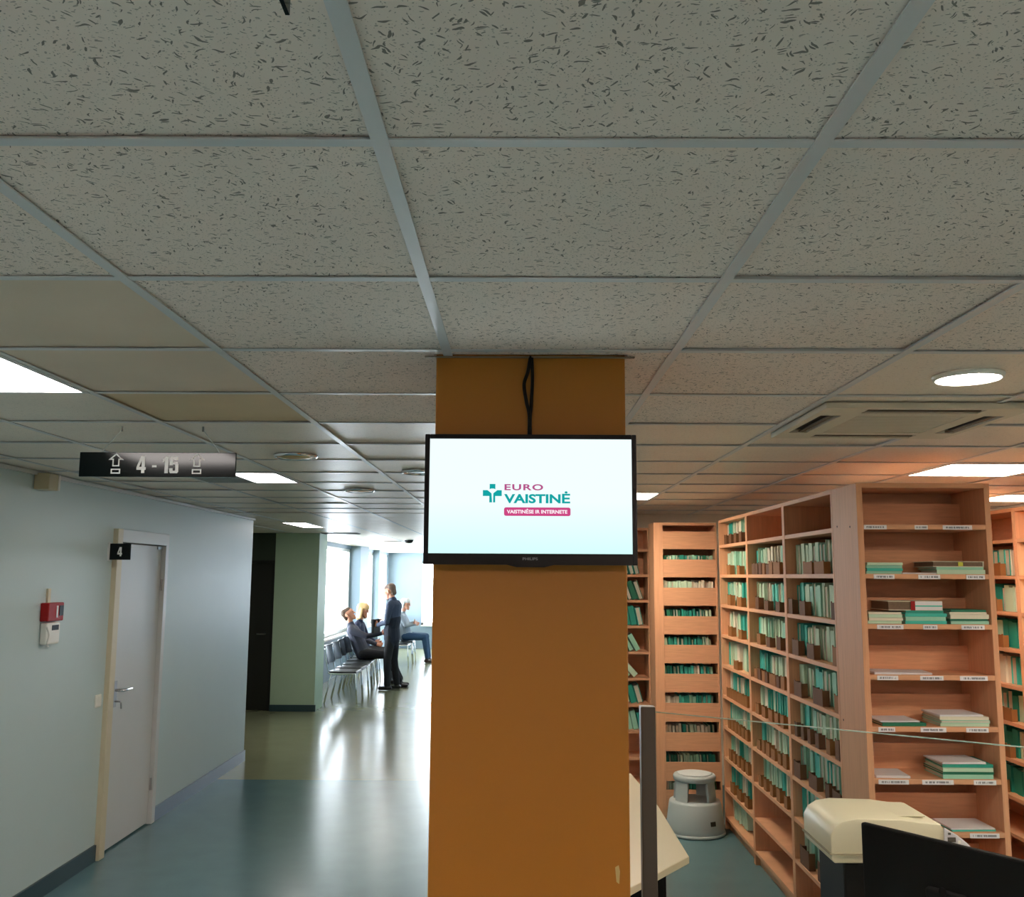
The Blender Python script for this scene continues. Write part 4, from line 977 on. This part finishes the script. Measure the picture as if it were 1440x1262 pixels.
def hair(fr, parent, m, style):
    c, f, u, s = fr; P = []
    if style == 'short':
        P = [limb(c + u * .055 - f * .045, c + u * .062 + f * .018, .085, .070, 0, side=tuple(s), flat=.95), limb(c - f * .055 + u * .02, c - f * .058 - u * .035, .078, .062, 0, side=tuple(s), flat=.8)]
    elif style == 'bob':
        P = [limb(c + u * .05 - f * .035, c + u * .06 + f * .03, .095, .082, 0, side=tuple(s)), limb(c - f * .045 + u * .02, c - f * .05 - u * .12, .098, .088, 0, side=tuple(s), flat=.75)]
        for q in (-1, 1): P.append(limb(c + s * q * .082 + f * .01 + u * .04, c + s * q * .088 - f * .0 - u * .12, .034, .036, 0, side=tuple(f), flat=.6))
    else:
        P = [limb(c + u * .055 - f * .035, c + u * .065 + f * .025, .094, .080, 0, side=tuple(s)), limb(c - f * .05 + u * .02, c - f * .055 - u * .06, .09, .075, 0, side=tuple(s), flat=.8)]
        for q in (-1, 1): P.append(limb(c + s * q * .078 - f * .012 + u * .05, c + s * q * .08 - f * .02 - u * .02, .028, .022, 0))
    o = bpy.data.objects.new('hair', remeshed(P, 'hair', .008, 3, [m], None)); COL.objects.link(o); o.parent = parent
def person(label, loc, rz, parts, fr, mats, hairm, style):
    t = thing('person', label, 'person', loc, rz)
    o = bpy.data.objects.new('body', remeshed(parts, 'body', .0075, 3, mats, None)); COL.objects.link(o); o.parent = t
    hair(fr, t, hairm, style); eyes(fr, t)
    return t
SK = mat('skin', (214, 150, 122), 0.55); SHOE = mat('shoe_black', (18, 17, 18), 0.35)
SK, = [SK]
def shoes(ank, fdir, m):
    a = Vector(ank); f = Vector(fdir).normalized(); sd = f.cross(Vector((0, 0, 1)))
    z = .038
    return [limb((a.x - f.x * .045, a.y - f.y * .045, z + .004), (a.x + f.x * .125, a.y + f.y * .125, z - .004), .040, .040, m, side=tuple(sd), flat=.85), limb(a, (a.x, a.y, z + .02), .045, .045, m)]
# materials slots: 0 skin, 1 top, 2 vest/second, 3 trousers, 4 shoes
# standing man, faces local +x
P = []
hp, fr1 = head((.05, 0, 1.605), (.93, 0, -.36), (.36, 0, .93), 0); P += hp
P += [limb((-.015, 0, 1.44), (.03, 0, 1.56), .055, .052, 0), limb((-.02, 0, 1.43), (-.01, 0, 1.47), .07, .062, 1)]
P += [limb((-.03, 0, 1.36), (-.02, 0, 1.20), .175, .175, 1, flat=.62), limb((-.03, 0, 1.16), (0, 0, .98), .172, .168, 2, flat=.68), limb((0, 0, .98), (-.01, 0, .84), .175, .18, 2, flat=.72)]
for s in (-1, 1): P += [limb((-.03, s * .13, 1.40), (-.03, s * .19, 1.375), .07, .066, 1), limb((-.03, s * .20, 1.37), (.0, s * .235, 1.12), .062, .050, 1)]
P += [limb((0.0, -.235, 1.12), (.19, -.13, 1.08), .047, .036, 1), limb((.0, .235, 1.12), (.20, .11, 1.06), .047, .036, 1)]
P += hand((.195, -.125, 1.08), (1, .35, -.05), (0, .2, 1), 0, .8) + hand((.205, .105, 1.06), (1, -.4, 0), (0, -.2, 1), 0, .8)
for s, dx_ in ((-1, -.05), (1, .04)):
    P += [limb((-.01, s * .085, .86), (dx_ * .5 + .01, s * .09, .50), .092, .066, 3), limb((dx_ * .5 + .01, s * .09, .50), (dx_ - .02, s * .095, .10), .064, .052, 3)]
    P += shoes((dx_ - .02, s * .095, .09), (1, s * .15, 0), 4)
navy = mat('cloth_navy', (24, 30, 44), 0.8); slate = mat('cloth_slate', (52, 62, 82), 0.8); blk = mat('cloth_black', (18, 18, 22), 0.8)
man = person('standing man in slate shirt and dark waistcoat looking down', (-2.10, 16.0, 0), PI - .25, P, fr1, [SK, slate, navy, blk, SHOE], mat('hair_grey_brown', (120, 98, 84), 0.7), 'short')
t = thing('document_case', 'black document case held by the standing man', 'bag', (-2.375, 16.07, .98), PI - .25)
MB().box(-.02, .02, -.15, .15, -.06, .17).build('case', M_blackm, t, bevel=.008); MB().box(.02, .024, -.15, .15, .06, .17).build('flap', M_black, t, bevel=.001)
# reclining man
P = []
hp, fr2 = head((-.235, 0, 1.205), (.86, -.1, .50), (-.5, 0, .86), 0); P += hp
P += [limb((-.20, 0, 1.02), (-.225, 0, 1.15), .056, .054, 0), limb((-.19, 0, 1.02), (-.20, 0, 1.05), .072, .064, 1)]
P += [limb((-.15, 0, .93), (-.06, 0, .74), .18, .17, 1, flat=.62), limb((-.06, 0, .74), (.02, 0, .57), .17, .175, 1, flat=.72)]
for s in (-1, 1): P.append(limb((-.17, s * .12, .98), (-.16, s * .19, .96), .07, .066, 1))
P += [limb((-.15, -.20, .95), (.10, -.23, .86), .064, .05, 1), limb((.10, -.23, .86), (.33, -.15, .90), .048, .037, 1)] + hand((.335, -.148, .90), (1, .25, .1), (0, .5, .9), 0, .5)
P += [limb((-.15, .20, .95), (.06, .24, .76), .064, .05, 1), limb((.06, .24, .76), (.24, .12, .70), .048, .037, 1)] + hand((.245, .118, .70), (1, -.5, -.1), (0, .5, .8), 0, .7)
for s in (-1, 1):
    P += [limb((.03, s * .09, .565), (.44, s * .12, .545), .095, .07, 3), limb((.44, s * .12, .545), (.66, s * .11, .13), .066, .05, 3)] + shoes((.66, s * .11, .09), (1, s * .2, 0), 4)
grey = mat('cloth_grey', (66, 68, 82), 0.85)
person('reclining man in grey jacket seated with one arm out', (-2.66, 16.40, 0), .05, P, fr2, [SK, grey, grey, blk, SHOE], mat('hair_brown', (92, 70, 56), 0.7), 'short')
# blond woman
P = []
hp, fr3 = head((-.03, 0, 1.25), (.95, -.25, -.12), (.12, 0, .97), 0); P += hp
P += [limb((-.08, 0, 1.08), (-.05, 0, 1.20), .046, .046, 0), limb((-.10, 0, .96), (-.07, 0, .78), .155, .148, 1, flat=.64), limb((-.07, 0, .78), (0, 0, .575), .148, .165, 1, flat=.75), limb((-.09, 0, 1.06), (-.085, 0, 1.09), .06, .054, 2)]
for s in (-1, 1):
    P += [limb((-.10, s * .10, 1.02), (-.09, s * .16, 1.0), .06, .057, 1), limb((-.09, s * .17, 1.0), (.0, s * .21, .78), .054, .043, 1), limb((0, s * .21, .78), (.20, s * .09, .70), .042, .033, 1)] + hand((.205, s * .088, .70), (1, -s * .4, -.1), (0, s * .2, .9), 0, .7)
    P += [limb((.01, s * .085, .56), (.42, s * .10, .55), .088, .066, 3), limb((.42, s * .10, .55), (.50, s * .10, .12), .060, .045, 3)] + shoes((.50, s * .10, .09), (1, s * .1, 0), 4)
person('blond woman in dark blue coat seated behind the reclining man', (-2.72, 17.02, 0), -.1, P, fr3, [SK, mat('cloth_dark_blue', (28, 38, 66), 0.8), mat('scarf_blue', (86, 110, 140), 0.8), blk, SHOE], mat('hair_blond', (204, 170, 118), 0.6), 'bob')
# white-haired person with folded arms
P = []
hp, fr4 = head((.02, 0, 1.245), (.95, -.3, -.05), (.05, 0, 1), 0); P += hp
P += [limb((-.04, 0, 1.07), (-.01, 0, 1.19), .052, .05, 0), limb((-.06, 0, .95), (-.02, 0, .77), .17, .17, 1, flat=.68), limb((-.02, 0, .77), (.02, 0, .575), .17, .175, 1, flat=.8)]
for s in (-1, 1):
    P += [limb((-.06, s * .11, 1.02), (-.05, s * .18, 1.0), .064, .06, 1), limb((-.05, s * .19, 1.0), (.06, s * .23, .80), .058, .046, 1), limb((.06, s * .23, .80), (.22, -s * .02, .84 + s * .02), .045, .036, 1)] + hand((.225, -s * .02, .84 + s * .02), (.35, -s, .05), (0, 0, 1), 0, .4)
    P += [limb((.03, s * .09, .565), (.46, s * .13, .555), .095, .072, 3), limb((.46, s * .13, .555), (.53, s * .13, .12), .064, .05, 3)] + shoes((.53, s * .13, .09), (1, s * .15, 0), 4)
person('white-haired person in grey top and jeans with folded arms', (-2.48, 21.0, 0), -.05, P, fr4, [SK, mat('cloth_pale_grey', (150, 158, 166), 0.85), SK, mat('cloth_denim', (44, 74, 104), 0.85), mat('shoe_brown', (60, 44, 36), 0.5)], mat('hair_white', (232, 230, 228), 0.6), 'full')
t = thing('jacket', 'white jacket draped over the lap of the white-haired person', 'jacket', (-2.48, 21.0, 0)) if False else None
bpy.context.view_layer.update()
